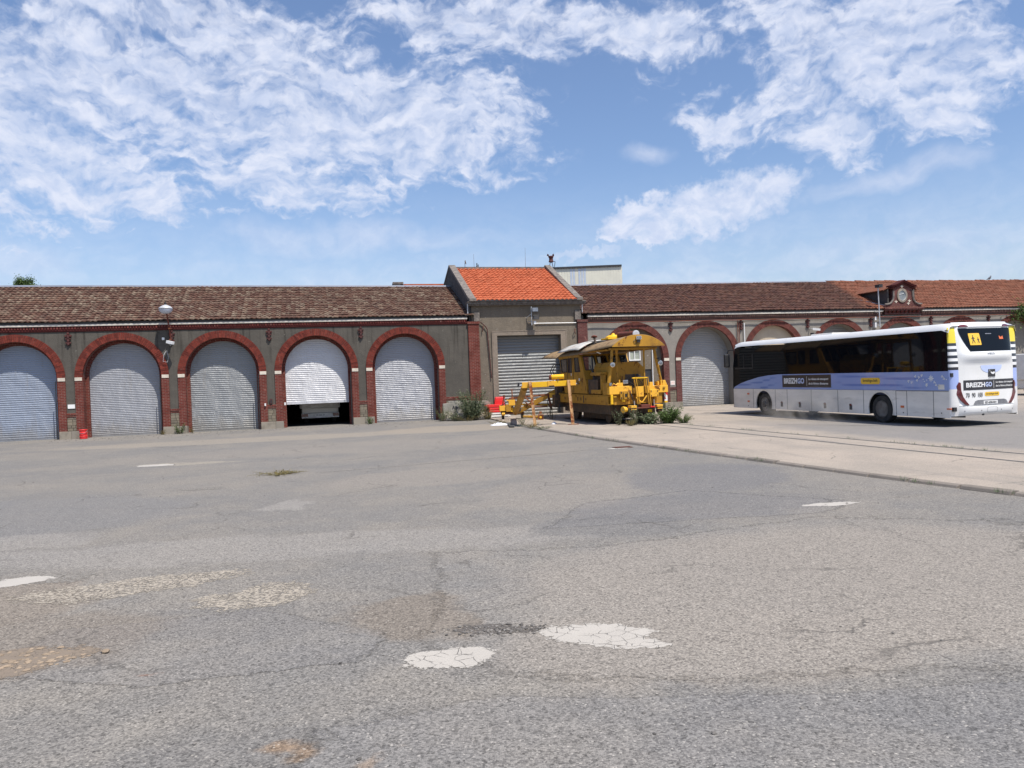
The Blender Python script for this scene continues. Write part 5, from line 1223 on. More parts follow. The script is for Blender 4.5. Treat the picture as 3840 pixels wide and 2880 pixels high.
# ============================================================ tamping machine
MO = Vector((3.915, 31.5, .045)); TM = empty('track_machine', MO, math.atan2(.9627, -.2705), 'old yellow rail track machine with an arched canopy roof, rusting on rails', 'rail vehicle')
def mm(): return MB(PM_)
def mbld(mb, nm, mat='yeld', parent=TM, bev=.012, **k): return mb.build(nm, A[mat], parent, bev=bev, **k)
for w0, w1 in ((.03, .22), (2.34, 2.53)):
    f = mm().box(.18, 6.25, w0, w1, .80, .86).box(.18, 6.25, w0, w1, 1.14, 1.20).box(.18, 6.25, w0 + .07, w1 - .07, .86, 1.14)
    mbld(f, 'chassis_beam')
mbld(mm().box(2.93, 2.99, -.0, .10, .84, 1.16), 'frame_rib', 'grease'); mbld(mm().box(.9, .94, .02, .10, .84, 1.16).box(1.9, 1.93, .02, .10, .84, 1.16).box(4.6, 4.64, .02, .10, .84, 1.16), 'frame_web')
mbld(mm().box(.19, 2.93, .024, .05, .86, 1.14), 'frame_plate'); mbld(mm().box(2.99, 6.2, .03, .05, .86, 1.14), 'frame_plate')
mbld(mm().tube([(.3, .9, 1.60), (.2, 1.0, 1.72), (.25, 1.15, 1.6), (.3, 1.3, 1.55)], .025, 6).tube([(.2, 1.75, 1.56), (.1, 1.85, 1.66), (.15, 2.0, 1.58)], .022, 6).tube([(-.08, .9, 1.3), (-.14, .95, 1.1), (-.1, 1.0, .8)], .02, 6), 'front_hoses', 'black'); mbld(mm().tube([(-.1, 1.75, 1.1), (-.16, 1.72, .9), (-.1, 1.66, .7)], .02, 6).box(.2, .8, 1.05, 1.5, 1.24, 1.4).box(.2, .7, 1.7, 2.2, 1.24, 1.44), 'front_valves', 'grease')
for l, h in ((3.7, .09), (3.3, .07), (2.7, .05), (5.4, .05)): mm().box(l - .035, l + .035, .018, .024, 1.0 - h, 1.0 + h).build('slot', A['dark'], TM)
mbld(mm().box(.2, 6.2, .25, 2.3, 1.15, 1.24), 'deck'); mbld(mm().box(6.15, 6.5, .0, 2.5, .62, 1.24), 'rear_beam')
mbld(mm().box(.12, .40, .20, 2.36, .82, 1.20), 'lower_front'); mbld(mm().box(.02, .12, 2.0, 2.35, .80, 1.24).box(.10, .14, .25, 1.05, .80, 1.22), 'apron_plate')
fb = mbld(mm().box(-.05, .16, -.01, .98, 1.235, 1.56), 'front_beam', 'yel'); mbld(mm().box(-.05, .16, 1.56, 2.60, 1.235, 1.53), 'front_beam', 'yel'); mbld(mm().box(-.02, .14, .98, 1.56, 1.235, 1.50), 'beam_centre', 'yeld')
mbld(mm().box(-.09, -.01, .03, .13, .84, 1.23), 'reflective_post', 'yelb')
mbld(mm().box(-.06, -.03, .16, .30, 1.12, 1.15), 'step_bar', 'yelb')
mbld(mm().box(-.10, -.05, .44, .86, 1.02, 1.36).box(-.16, -.1, .56, .62, 1.08, 1.32).box(-.16, -.1, .74, .80, 1.08, 1.32), 'coupling_plate', 'yeld')
mm().box(-.112, -.102, .58, .74, 1.13, 1.25).build('coupling_socket', A['dark'], TM)
for x, z in ((.49, 1.30), (.81, 1.30), (.49, 1.08), (.81, 1.08)): mm().box(-.112, -.101, x - .02, x + .02, z - .035, z + .035).build('bolt', A['dark'], TM)
mbld(mm().box(-.07, -.04, .52, .66, .93, 1.02), 'bracket', 'yelb')
mbld(mm().box(-.12, -.05, 1.76, 2.14, 1.08, 1.37), 'cover_plate', 'yel')
for x, z in ((1.80, 1.31), (2.09, 1.31), (1.80, 1.13), (2.09, 1.13)): mm().box(-.13, -.121, x - .012, x + .018, z - .04, z + .03).build('bolt', A['iron'], TM)
mbld(mm().tube([(-.07, 2.0, 1.50), (-.07, 2.10, 1.51), (-.07, 2.22, 1.38), (-.07, 2.20, 1.36), (-.07, 2.02, 1.49)], .014, 5), 'shackle', 'rust'); mbld(mm().lathe((-.05, 2.41, 1.43), (-1, 0, 0), [(0, .05), (.03, .06), (.05, .03)], 10), 'boss', 'yeld')
mbld(mm().box(-.01, .3, 2.30, 2.36, 1.53, 1.74).box(-.01, .3, 2.16, 2.22, 1.53, 1.70), 'post_bracket', 'yel'); mbld(mm().prism([(2.36, 1.53), (2.58, 1.53), (2.50, 1.74), (2.40, 1.74)], lambda a, b: (-.03, a, b), lambda a, b: (.12, a, b)), 'gusset', 'yel')
mbld(mm().prism([(.02, 1.22), (.16, 1.22), (.16, 1.60), (.02, 1.72)], lambda a, b: (-.0, a, b), lambda a, b: (.75, a, b)), 'corner_gusset')
mm().box(-.06, -.0, .0, .11, 1.60, 1.72).build('corner_lamp', A['lens'], TM)
# uprights
mbld(mm().tube([(.1, -.02, 1.55), (.02, .0, 1.72), (-.02, .10, 2.3), (-.05, .17, 3.08)], [.085, .075, .06, .055], 10), 'canopy_post', 'yeld')
mbld(mm().tube([(.55, .62, 1.55), (.55, .62, 2.85), (.5, .60, 3.08)], [.045, .045, .075], 8), 'canopy_post', 'yeld')
mbld(mm().tube([(.1, 1.62, 1.5), (.08, 1.62, 2.9), (.05, 1.62, 3.05)], [.04, .04, .06], 8), 'canopy_post', 'yeld')
mbld(mm().tube([(.15, 2.42, 1.60), (.05, 2.30, 1.9), (-.02, 2.12, 2.6), (-.05, 2.02, 3.08)], [.06, .055, .06, .06], 10), 'canopy_post', 'yeld')
mbld(mm().bar((.05, 2.20, 2.0), (.1, 2.46, 1.68), .015, .03), 'stay', 'white')
mbld(mm().box(-.08, .10, .08, 2.15, 3.03, 3.12), 'canopy_crossbar', 'yeld'); mbld(mm().box(.4, 2.6, .15, .21, 3.02, 3.09).box(.4, 2.6, 2.1, 2.16, 3.02, 3.09), 'canopy_rail', 'yeld')
for a, b in ((.115, 2.44), (2.22, 2.45)):
    r_ = mm().lathe((-.13, a, b), (-1, 0, 0), [(0, .05), (.04, .10), (.07, .105), (.09, .09)], 18).build('headlamp', A['chrome'], TM); mm().lathe((-.222, a, b), (-1, 0, 0), [(0, .075), (.012, .05), (.016, .01)], 16).build('lens', A['lens'], r_)
mm().lathe((-.05, 2.22, 2.64), (-1, 0, 0), [(0, .05), (.06, .055)], 10).build('horn', A['black'], TM)
h = mm().box(-.02, .06, .62, .84, 1.655, 1.80).build('work_lamp', A['chrome'], TM, bev=.01); mm().box(-.03, -.022, .64, .82, 1.67, 1.785).build('lens', A['lens'], h)
# engine hood
hp = [(.36, 1.24), (.36, 2.38), (.46, 2.55), (1.68, 2.55), (1.98, 2.28), (1.98, 1.24)]
mbld(mm().prism(hp, lambda a, b: (.82, a, b), lambda a, b: (2.45, a, b)), 'engine_hood')
mm().box(.812, .822, 1.08, 1.54, 1.3, 2.03).build('radiator_opening', A['grease'], TM); mbld(mm().box(.78, .815, .42, 1.0, 1.70, 1.73).box(.78, .815, .42, .46, 1.24, 1.70), 'hood_frame'); mbld(mm().box(.76, .815, .86, 1.02, 1.76, 2.0), 'fuse_box')
mm().box(.752, .76, .90, .94, 1.80, 1.96).build('slot', A['dark'], TM)
mm().lathe((.80, 1.62, 1.98), (-1, 0, 0), [(0, .06), (.05, .065), (.06, .02)], 12).build('gauge', A['black'], TM)
mbld(mm().box(1.0, 2.2, .08, .30, 1.24, 1.42).box(1.0, 2.2, .08, .36, 2.02, 2.16).box(1.0, 1.1, .08, .3, 1.24, 2.1), 'side_cabinet')
mbld(mm().box(1.1, 2.5, .30, .36, 1.3, 2.0), 'engine_block', 'grease'); mbld(mm().box(1.5, 2.6, .12, .5, 1.24, 1.85), 'hydraulic_unit', 'grease'); mbld(mm().tube([(2.0, .2, 1.8), (2.1, .15, 2.3), (2.5, .3, 2.9)], .035, 6).tube([(2.2, .25, 1.8), (2.3, .2, 2.2), (2.55, .2, 2.5)], .02, 6), 'hoses', 'black')
# cab
cabp = [(5.55, 1.24), (2.62, 1.24), (2.72, 1.7), (3.40, 2.98), (6.22, 2.96)]
for w_, w2_ in ((.08, .12), (2.34, 2.38)):
    # side wall with three window openings
    wins = [[(5.28, 2.24), (6.0, 2.24 + .02), (6.02, 2.80), (5.22, 2.84)] if False else [(5.16, 2.22), (5.84, 2.22), (6.03, 2.80), (5.16, 2.82)], [(4.50, 2.20), (4.98, 2.20), (4.98, 2.84), (4.50, 2.86)], [(3.42, 2.22), (4.10, 2.22), (4.10, 2.86), (3.66, 2.88)]]
    loops = [cabp] + wins; allp = [q for l_ in loops for q in l_]; tri = tessellate_polygon([[Vector((q[0], q[1], 0)) for q in l_] for l_ in loops])
    mb = mm(); mb.add([(q[0], w_ - .08 * (3 - q[1]) / 1.8 * 0, q[1]) for q in allp], [tuple(x) for x in tri]); side = mb.build('cab_side', A['yeld'], TM, fix=False)
    for wn in wins:
        cx = sum(q[0] for q in wn) / 4; cz = sum(q[1] for q in wn) / 4; mb = mm()
        for (a, b), (c, d) in zip(wn, wn[1:] + wn[:1]): mb.bar((a, w_, b), (c, w_, d), .03, .045)
        fr_ = mb.build('window_seal', A['rubber'], side); mb = mm(); mb.add([(q[0], w_ + .004, q[1]) for q in wn], [(0, 1, 2, 3)]); mb.build('pane', A['glassd'], fr_, fix=False)
mbld(mm().bar((4.30, .072, 1.28), (4.30, .072, 2.95), .02, .012).bar((5.08, .072, 1.28), (5.08, .072, 2.95), .014, .012), 'door_seam', 'grease', bev=0)
mbld(mm().box(3.55, 4.0, .06, .08, 1.66, 1.70), 'door_handle', 'grease'); mm().box(3.50, 3.62, .07, .078, 1.80, 1.92).build('notice_label', A['white'], TM); mm().box(4.55, 4.62, .07, .078, 2.04, 2.16).build('notice_label', A['white'], TM)
def cf(w_, z): l = 2.72 + (z - 1.7) * (.68 / 1.28); return (l, w_, z)
loops = [[(.08, 1.7), (2.34, 1.7), (2.34, 2.98), (.08, 2.98)]] + [[(a, 2.28), (b, 2.28), (b - .02, 2.88), (a + .02, 2.88)] for a, b in ((.18, .72), (.84, 1.30), (1.42, 1.82), (1.94, 2.28))]
allp = [q for l_ in loops for q in l_]; tri = tessellate_polygon([[Vector((q[0], q[1], 0)) for q in l_] for l_ in loops])
mb = mm(); mb.add([cf(*q) for q in allp], [tuple(x) for x in tri]); mb.add([(2.62, .08, 1.24), (2.62, 2.34, 1.24), (2.72, 2.34, 1.7), (2.72, .08, 1.7)], [(0, 1, 2, 3)]); fr_ = mb.build('cab_front', A['yeld'], TM, fix=False)
for lp in loops[1:]:
    mb = mm(); pp = [cf(*q) for q in lp]
    for a, b in zip(pp, pp[1:] + pp[:1]): mb.bar(a, b, .03, .04)
    ws = mb.build('windscreen_seal', A['rubber'], fr_); mb = mm(); mb.add([(q[0] - .004, q[1], q[2]) for q in pp], [(0, 1, 2, 3)]); mb.build('pane', A['glassd'], ws, fix=False)
mb = mm(); mb.add([(5.55, .08, 1.24), (5.55, 2.34, 1.24), (5.8, 2.34, 1.9), (5.8, .08, 1.9)], [(0, 1, 2, 3)]); 
for a, b in ((.08, .2), (1.1, 1.3), (2.2, 2.34)): mb.add([(5.8, a, 1.9), (5.8, b, 1.9), (6.22, b, 2.96), (6.22, a, 2.96)], [(0, 1, 2, 3)])
mb.build('cab_rear', A['yeld'], TM, fix=False)
mbld(mm().box(3.6, 4.1, .8, 1.4, 1.24, 1.9), 'driver_seat', 'black'); mbld(mm().box(3.0, 3.3, .4, 2.0, 1.24, 2.0), 'control_desk', 'grease')
# roof: three lengths of arched sheet
def canopy(l0, l1, w0, w1, ze0, ze1, rise, name, mat, n=16, edge=0.):
    mb = mm()
    def f(a, b):
        l = l0 + (l1 - l0) * b; ze = ze0 + (ze1 - ze0) * b; q = (a - .5) * 2; k = 1 - abs(q) ** 2.3
        return (l, w0 + (w1 - w0) * a, ze + rise * k)
    mb.grid(n, 6, f); o = mb.build(name, mat, TM, fix=False, smooth=True); so = o.modifiers.new('s', 'SOLIDIFY'); so.thickness = .02; return f
f = canopy(-.42, 3.42, .02, 2.34, 3.18, 3.02, .45, 'canopy_roof', A['yelroof'])
pts = [f(i / 20, 0) for i in range(21)]; mb = mm(); mb.prism([(q[1], q[2] - .01) for q in pts] + [(2.34, 3.15), (.02, 3.15)], lambda a, b: (-.43, a, b), lambda a, b: (-.38, a, b)); cfz = mb.build('canopy_front', A['yeld'], TM)
canopy(3.44, 6.26, .0, 2.46, 2.99, 2.95, .42, 'cab_roof', A['yelroof']); canopy(6.28, 8.55, -.05, 2.50, 2.90, 2.98, .36, 'rear_canopy', A['yelroof'])
mbld(mm().box(3.44, 6.22, .04, .07, 2.86, 3.0), 'roof_fascia')
mb = mm(); mb.grid(8, 6, lambda a, b: (3.3 + 2.9 * b + .15 * a, -.02 + 1.35 * a, 3.13 + .38 * (1 - (1 - a) ** 2.2) + .06 + .03 * math.sin(b * 5) + .05 * a)); o = mb.build('loose_roof_sheet', A['pale'], TM, fix=False, smooth=True); so = o.modifiers.new('s', 'SOLIDIFY'); so.thickness = .025
mbld(mm().box(3.25, 4.2, .7, 1.9, 3.36, 3.56), 'roof_box', 'black')
h = mm().box(-.52, -.44, 1.05, 1.27, 3.42, 3.56).build('roof_lamp', A['chrome'], TM, bev=.01); mm().box(-.53, -.522, 1.07, 1.25, 3.435, 3.545).build('lens', A['lens'], h); mm().box(-.50, -.43, 1.08, 1.22, 3.30, 3.41).build('bracket', A['black'], h)
mm().tube([(-.44, 1.05, 3.42), (-.45, .94, 3.36), (-.45, .98, 3.28), (-.45, 1.12, 3.24)], .01, 5).build('loose_wire', A['black'], TM)
ex = mm().tube([(2.75, .6, 3.42), (2.85, .58, 3.70)], .05, 10).build('exhaust_pipe', A['grease'], TM); mm().lathe((2.85, .58, 3.72), (.25, .1, 1), [(0, .14), (.03, .13), (.08, .03)], 14).build('rain_cap', A['rust'], ex)
ht = mbld(mm().lathe((2.3, 1.25, 3.62), (0, 0, 1), [(0, .34), (.06, .34), (.10, .25), (.13, .24), (.15, .08), (.22, .05), (.22, .01)], 18), 'roof_vent', 'yelb'); mbld(mm().box(1.95, 2.75, .85, 1.6, 3.56, 3.63), 'vent_base', 'yelb', ht)
mf = mm().lathe((2.0, 1.42, 3.74), (-1, .05, -.03), [(0, .13), (1.5, .13)], 16).build('muffler', A['rust'], TM); mm().lathe((.5, 1.49, 3.70), (-1, 0, 0), [(0, .15), (.05, .15), (.06, .10)], 16).build('muffler_cap', A['galv'], mf); mm().tube([(1.0, 1.44, 3.85), (1.0, 1.44, 3.95), (.95, 1.5, 4.0)], .035, 8).build('tail_pipe', A['rust'], mf)
# front tooling frame
for a0, a1, z0, nm in ((1.04, 1.18, .80, 'tool_upright'), (1.56, 1.68, .70, 'tool_upright')):
    mbld(mm().bar((-.14, a0, 1.90), (-.14, a1, z0), .05, .07), nm, 'yeld'); mbld(mm().bar((-.20, a0 + .07, 1.90), (-.20, a1 + .06, z0), .02, .05), 'tool_bar', 'yel')
mbld(mm().bar((-.16, .95, 1.87), (-.16, 1.62, 1.87), .07, .05), 'tool_head', 'yelb'); mbld(mm().box(-.2, .1, 1.2, 1.5, 1.90, 1.93).box(-.12, -.06, 1.28, 1.36, 1.93, 2.0), 'tool_cap', 'grease')
mbld(mm().bar((-.16, 1.10, 1.08), (-.16, 1.36, .86), .03, .05).bar((-.16, 1.58, 1.14), (-.16, 1.36, .86), .03, .05), 'tool_brace', 'yel')
mbld(mm().bar((-.08, 1.12, 1.82), (-.05, 1.22, 1.58), .02, .03).bar((-.08, 1.26, 1.84), (-.05, 1.50, 1.56), .02, .03).bar((-.08, 1.50, 1.82), (-.05, 1.36, 1.6), .02, .03), 'linkage', 'grease')
mbld(mm().box(-.10, -.06, 1.14, 1.48, 1.10, 1.52), 'tool_plate', 'yel')
mbld(mm().tube([(.02, .15, 1.6), (-.02, .2, 1.68), (.0, .3, 1.62), (.02, .42, 1.67)], .03, 6).box(-.0, .1, .36, .62, 1.56, 1.70).box(0, .08, .46, .50, 1.7, 1.82), 'valve_block', 'yel'); mbld(mm().box(0, .12, 1.80, 1.96, 1.53, 1.68), 'bracket', 'yel'); mbld(mm().tube([(.0, .16, 1.58), (-.04, .22, 1.63), (0, .30, 1.59)], .028, 6), 'hose_end', 'rust')
# clamps and small wheels under the front
cl = mbld(mm().box(-.25, .05, .85, 2.2, .62, .68), 'clamp_carrier', 'rust'); 
for a in (.92, 2.08):
    mbld(mm().box(-.32, .0, a - .13, a + .13, .66, .76).box(-.33, -.30, a - .12, a + .12, .58, .62), 'clamp_jaw', 'yel'); mm().lathe((-.2, a - .1, .52), (0, 1, 0), [(0, .08), (.02, .10), (.18, .10), (.2, .08)], 12).build('clamp_roller', A['iron'], TM)
mbld(mm().lathe((-.1, .52, .60), (.3, 1, 0), [(0, .13), (.05, .14), (.2, .10), (.22, .03)], 12), 'guide_cone', 'yel'); mbld(mm().box(-.2, -.15, 1.60, 1.78, .46, .58), 'tag_block', 'yelb'); mbld(mm().box(-.22, .1, 1.3, 1.7, .68, .78), 'clamp_valve', 'rust')
mm().tube([(-.2, 1.02, .64), (-.2, 1.0, .95)], .022, 8).build('piston_rod', A['chrome'], TM); mm().tube([(-.2, 1.88, .66), (-.2, 1.87, .98)], .022, 8).build('piston_rod', A['chrome'], TM)
mm().box(-.3, -.2, 1.66, 1.86, .66, .70).build('red_tape', A['redpl'], TM)
hz = mm().box(.10, .12, 2.50, 2.64, .88, 1.24).build('hazard_board', A['white'], TM)
mb = mm(); mb.add([(.095, 2.50, 1.24), (.095, 2.64, 1.24), (.095, 2.64, 1.10), (.095, 2.50, 1.22)], [(0, 1, 2, 3)]); mb.add([(.095, 2.50, 1.06), (.095, 2.50, .96), (.095, 2.58, .96)], [(0, 1, 2)]); mb.build('red_stripe', A['redpl'], hz, fix=False); mbld(mm().box(.095, .13, 2.50, 2.64, .80, .88), 'yellow_foot', 'yelb', hz)
# running gear
mbld(mm().box(.6, 6.1, .25, 2.3, .38, .80), 'underframe', 'grease'); mbld(mm().box(2.0, 4.6, .6, 1.9, .12, .38), 'sump', 'grease'); mbld(mm().box(2.0, 3.4, .3, .7, .42, .80).box(3.9, 4.5, .3, .7, .5, .80), 'tool_box', 'grease')
for l in (1.3, 5.2):
    for a in (.54, 1.98): mm().lathe((l, a - .07, .36), (0, 1, 0), [(0, .42 if a > 1 else .36), (.03, .42 if a > 1 else .36), (.035, .36), (.12, .36), (.125, .42 if a < 1 else .36), (.15, .42 if a < 1 else .36), (.15, .05)], 24).build('rail_wheel', A['grease'], TM)
    mm().tube([(l, .3, .40), (l, 2.2, .40)], .07, 10).build('axle', A['grease'], TM)
mbld(mm().lathe((7.5, .5, 1.9), (1, 0, .2), [(0, .1), (.6, .1)], 10), 'rear_cylinder', 'rust')
mbld(mm().box(6.1, 6.5, -.25, .3, .55, 1.15).box(6.2, 6.5, -.1, .2, 1.15, 1.6), 'rear_valve_box', 'grease'); mbld(mm().tube([(6.3, -.1, 1.6), (6.5, -.2, 1.9), (6.3, -.1, 2.2)], .03, 6).tube([(6.1, .0, .7), (6.0, -.1, .4), (6.3, .1, .3)], .03, 6), 'rear_hoses', 'black'); mbld(mm().tube([(6.6, .35, 1.2), (6.6, .35, 2.9)], .06, 8), 'rear_post', 'rpost'); mbld(mm().box(6.2, 7.6, .2, 2.2, 1.24, 1.32), 'rear_deck'); mbld(mm().box(6.4, 7.2, .2, .9, 1.32, 2.1), 'rear_engine', 'rust')
mb = mm(); 
for o in (0, .12): mb.tube([(6.9, -.05 + o, 1.9), (7.0, -.12 + o, 2.3), (6.85, .0 + o, 2.6), (6.6, .2 + o, 2.62), (6.5, .3 + o, 2.4)], .025, 6)
mbld(mb, 'rubber_hoses', 'black')
# ---- measuring boom: portal beam with pipes and trolley, pushed in front of the machine
def X(x, y, z): return Vector((x, y, z))
BM = empty('steel_portal', (1.6, 33.0, .045), R(0.), 'bright yellow box beam standing across two rust-streaked leaning posts', 'frame')
def pb(mb, nm, mat, par=BM, bev=.01): return mb.build(nm, A[mat], par, bev=bev)
def loc(x, y, z): return (x - 1.6, y - 33.0, z - .045)
bt = [loc(.40, 33, 1.77), loc(2.70, 33, 1.80)]
pb(MB().bar(loc(.70, 33, 1.775), loc(2.42, 33, 1.797), .20, .225), 'beam', 'yelb'); pb(MB().bar(loc(.42, 33, 1.77), loc(.74, 33, 1.774), .21, .25), 'beam_end', 'yel'); pb(MB().bar(loc(2.38, 33, 1.80), loc(2.70, 33, 1.805), .21, .235), 'beam_end', 'yel')
pb(MB().bar(loc(1.50, 32.89, 1.80), loc(1.80, 32.89, 1.803), .03, .23), 'rusty_plate', 'yel'); MB().box(*[c for p in zip(loc(1.56, 32.86, 1.66), loc(1.78, 32.90, 1.72)) for c in p]).build('notch', A['dark'], BM)
pb(MB().bar(loc(.42, 33, 1.64), loc(2.70, 33, 1.675), .19, .02), 'under_flange', 'rust')
for x0, x1 in ((.76, .915), (2.385, 2.505)):
    d0, d1 = loc(x0, 32.84, 1.93), loc(x1, 32.84, .055)
    pb(MB().bar((d0[0] - .055, d0[1], d0[2]), (d1[0] - .055, d1[1], d1[2]), .13, .014, up=(1, 0, 0)).bar((d0[0] + .055, d0[1], d0[2]), (d1[0] + .055, d1[1], d1[2]), .13, .014, up=(1, 0, 0)).bar((d0[0], d0[1] - .045, d0[2]), (d1[0], d1[1] - .045, d1[2]), .10, .012, up=(0, 1, 0)), 'post', 'post')
MB().box(*[c for p in zip(loc(2.30, 32.7, .045), loc(2.75, 33.0, .06)) for c in p]).build('foot_plate', A['rust'], BM)
tk = MB().lathe(loc(1.66, 33, 2.07), (1, 0, .02), [(0, .09), (.03, .105), (.53, .105), (.55, .09)], 16).build('tank', A['yelb'], BM, smooth=2); MB().lathe(loc(1.57, 33, 2.065), (1, 0, .02), [(0, .05), (.03, .10), (.10, .107), (.11, .10)], 16).build('tank_end', A['rust'], tk); MB().tube([loc(1.95, 32.88, 2.0), loc(1.95, 32.88, 1.90)], .015, 6).build('bracket', A['steel'], tk)
for x, sg in ((.30, -1), (2.76, 1)):
    mm_ = MB().tube([loc(x + .12 * -sg, 33, 1.76), loc(x, 33, 1.76)], .025, 6).build('mirror_stalk', A['chrome'], BM); MB().lathe(loc(x, 32.98, 1.80), (sg * .8, -.3, .2), [(0, .05), (.04, .09), (.05, .02)], 10).build('mirror', A['black'], mm_)
TR = empty('rail_trolley', (.0, 38.9, .045), R(5), 'low rusty yellow rail trolley with levers and long pipe arms behind the portal beam', 'trolley')
def lt(x, y, z):
    q = Matrix.Rotation(R(-5), 3, 'Z') @ Vector((x, y - 38.9, z - .045)); return (q.x, q.y, q.z)
def tb(mb, nm, mat, bev=.008): return mb.build(nm, A[mat], TR, bev=bev)
tb(MB().tube([lt(.52, 33.2, 1.66), lt(.40, 34.8, 1.22), lt(.12, 38.4, .38)], .145, 12), 'boom_pipe', 'yeld', 0)
tb(MB().bar(lt(2.45, 38.2, 1.50), lt(.22, 38.6, .38), .16, .24), 'boom_arm', 'yeld')
tb(MB().bar(lt(-.10, 38.6, 1.08), lt(2.1, 38.2, 1.22), .07, .09), 'upper_rod', 'rpost'); tb(MB().tube([lt(.3, 38.6, .75), lt(2.0, 38.3, .68)], .05, 8), 'lower_rod', 'yeld', 0)
tb(MB().bar(lt(.62, 38.4, 1.08), lt(.98, 38.4, .80), .05, .06), 'brace', 'rpost'); tb(MB().box(-.10, .12, -.1, .1, 0, .0001) if False else MB().bar(lt(-.15, 38.6, 1.1), lt(-.15, 38.6, .72), .07, .07), 'link', 'rust')
tb(MB().bar(lt(-.60, 38.7, .33), lt(.55, 38.8, .33), .30, .07), 'frame', 'rust'); tb(MB().box(*[c for p in zip(lt(-.66, 38.45, .46), lt(-.36, 38.8, .72)) for c in p]), 'weight_box', 'yel')
tb(MB().bar(lt(-.28, 38.7, .55), lt(.02, 38.7, .58), .25, .22), 'gear_block', 'yel')
for k in range(4): tb(MB().tube([lt(-.15, 38.5, .45 + .07 * k), lt(-.02, 38.5, .42 + .07 * k)], .035, 8), 'spring_coil', 'yelb', 0)
tb(MB().tube([lt(-.0, 38.6, .5), lt(-.02, 38.6, 1.50)], .028, 8).bar(lt(-.12, 38.6, 1.52), lt(.10, 38.6, 1.54), .03, .02), 'lever', 'rpost', 0); tb(MB().tube([lt(-.52, 38.6, .7), lt(-.42, 38.6, 1.15)], .03, 6).lathe(lt(-.42, 38.6, 1.12), (0, 0, 1), [(0, .05), (.12, .06)], 8), 'lever', 'rust', 0)
MB().tube([lt(-.40, 38.6, 1.05), lt(-.37, 38.6, .72)], .03, 6).build('cylinder', A['steel'], TR)
tb(MB().tube([lt(-.3, 38.5, .98), lt(-.1, 38.5, .95), lt(0.05, 38.5, .9)], .04, 6).box(*[c for p in zip(lt(-.20, 38.4, .72), lt(.1, 38.6, 1.0)) for c in p]), 'handle_block', 'yel')
for x in (-.50, .46): MB().lathe(lt(x - .07, 38.85, .235), (1, 0, 0), [(0, .19), (.03, .235), (.04, .19), (.12, .19), (.12, .04)], 18).build('flanged_wheel', A['grease'], TR)
tb(MB().tube([lt(-.55, 38.5, .31), lt(-.40, 38.5, .31)], .07, 10), 'axle_cap', 'yel', 0)
tb(MB().bar(lt(-.62, 38.7, .42), lt(.50, 38.75, .42), .22, .10), 'chassis_box', 'grease'); tb(MB().box(*[c for p in zip(lt(-.34, 38.4, .42), lt(-.12, 38.7, .78)) for c in p]), 'pump', 'yeld')
tb(MB().tube([lt(-.60, 38.5, .72), lt(-.30, 38.45, .88), lt(.0, 38.45, .80), lt(.25, 38.5, .60)], .022, 6).tube([lt(-.30, 38.5, .60), lt(.1, 38.4, .66), lt(.5, 38.4, .55)], .018, 6), 'hydraulic_hose', 'black', 0)
tb(MB().bar(lt(.15, 38.5, .95), lt(.15, 38.5, .45), .05, .05).bar(lt(-.25, 38.5, .95), lt(.15, 38.5, .95), .05, .05), 'bracket_frame', 'rust'); tb(MB().lathe(lt(.30, 38.4, .50), (0, -1, 0), [(0, .10), (.05, .11), (.06, .04)], 12), 'pulley', 'grease', 0)
tb(MB().tube([lt(.62, 38.4, .86), lt(.95, 38.35, .62), lt(1.7, 38.3, .62)], .03, 6).bar(lt(1.75, 38.2, 1.25), lt(1.9, 38.2, .45), .12, .10), 'link_rod', 'rust'); tb(MB().box(*[c for p in zip(lt(1.82, 37.9, 1.05), lt(2.10, 38.1, 1.28)) for c in p]), 'pivot_block', 'yel')
tb(MB().tube([lt(1.75, 38., 1.1), lt(1.7, 38., .8), lt(1.85, 38., .5), lt(1.8, 38., .25)], .02, 5), 'hanging_cable', 'black', 0)
# flange pipe lying in front of the trolley
FP = empty('flanged_pipe', (.95, 37.2, .045), 0, 'rusty yellow pipe ending in a square flange, lying between the two portal posts', 'pipe')
MB().tube([(-.45, .3, .16), (.32, 0, .13)], .06, 10).build('tube', A['yeld'], FP)
mb = MB(); n = 20
sq = [(-.13, -.01), (.13, -.01), (.13, .25), (-.13, .25)]; ci = [(.055 * math.cos(2 * math.pi * k / n), .12 + .055 * math.sin(2 * math.pi * k / n)) for k in range(n)]
tri = tessellate_polygon([[Vector((*q, 0)) for q in sq], [Vector((*q, 0)) for q in ci]]); al = sq + ci
mb.add([(.36 + q[0], -.06, q[1]) for q in al] + [(.36 + q[0], -.02, q[1]) for q in al], [tuple(x) for x in tri] + [tuple(i + len(al) for i in x) for x in tri] + [(i, (i + 1) % 4, (i + 1) % 4 + len(al), i + len(al)) for i in range(4)])
mb.build('flange', A['rpost'], FP, fix=False); MB().lathe((.36, -.065, .12), (0, 1, 0), [(0, .085), (0, .06), (.04, .055)], 20).build('flange_ring', A['yel'], FP); MB().box(.30, .42, -.06, .0, .27, .40).build('lug', A['rpost'], FP, bev=.01)
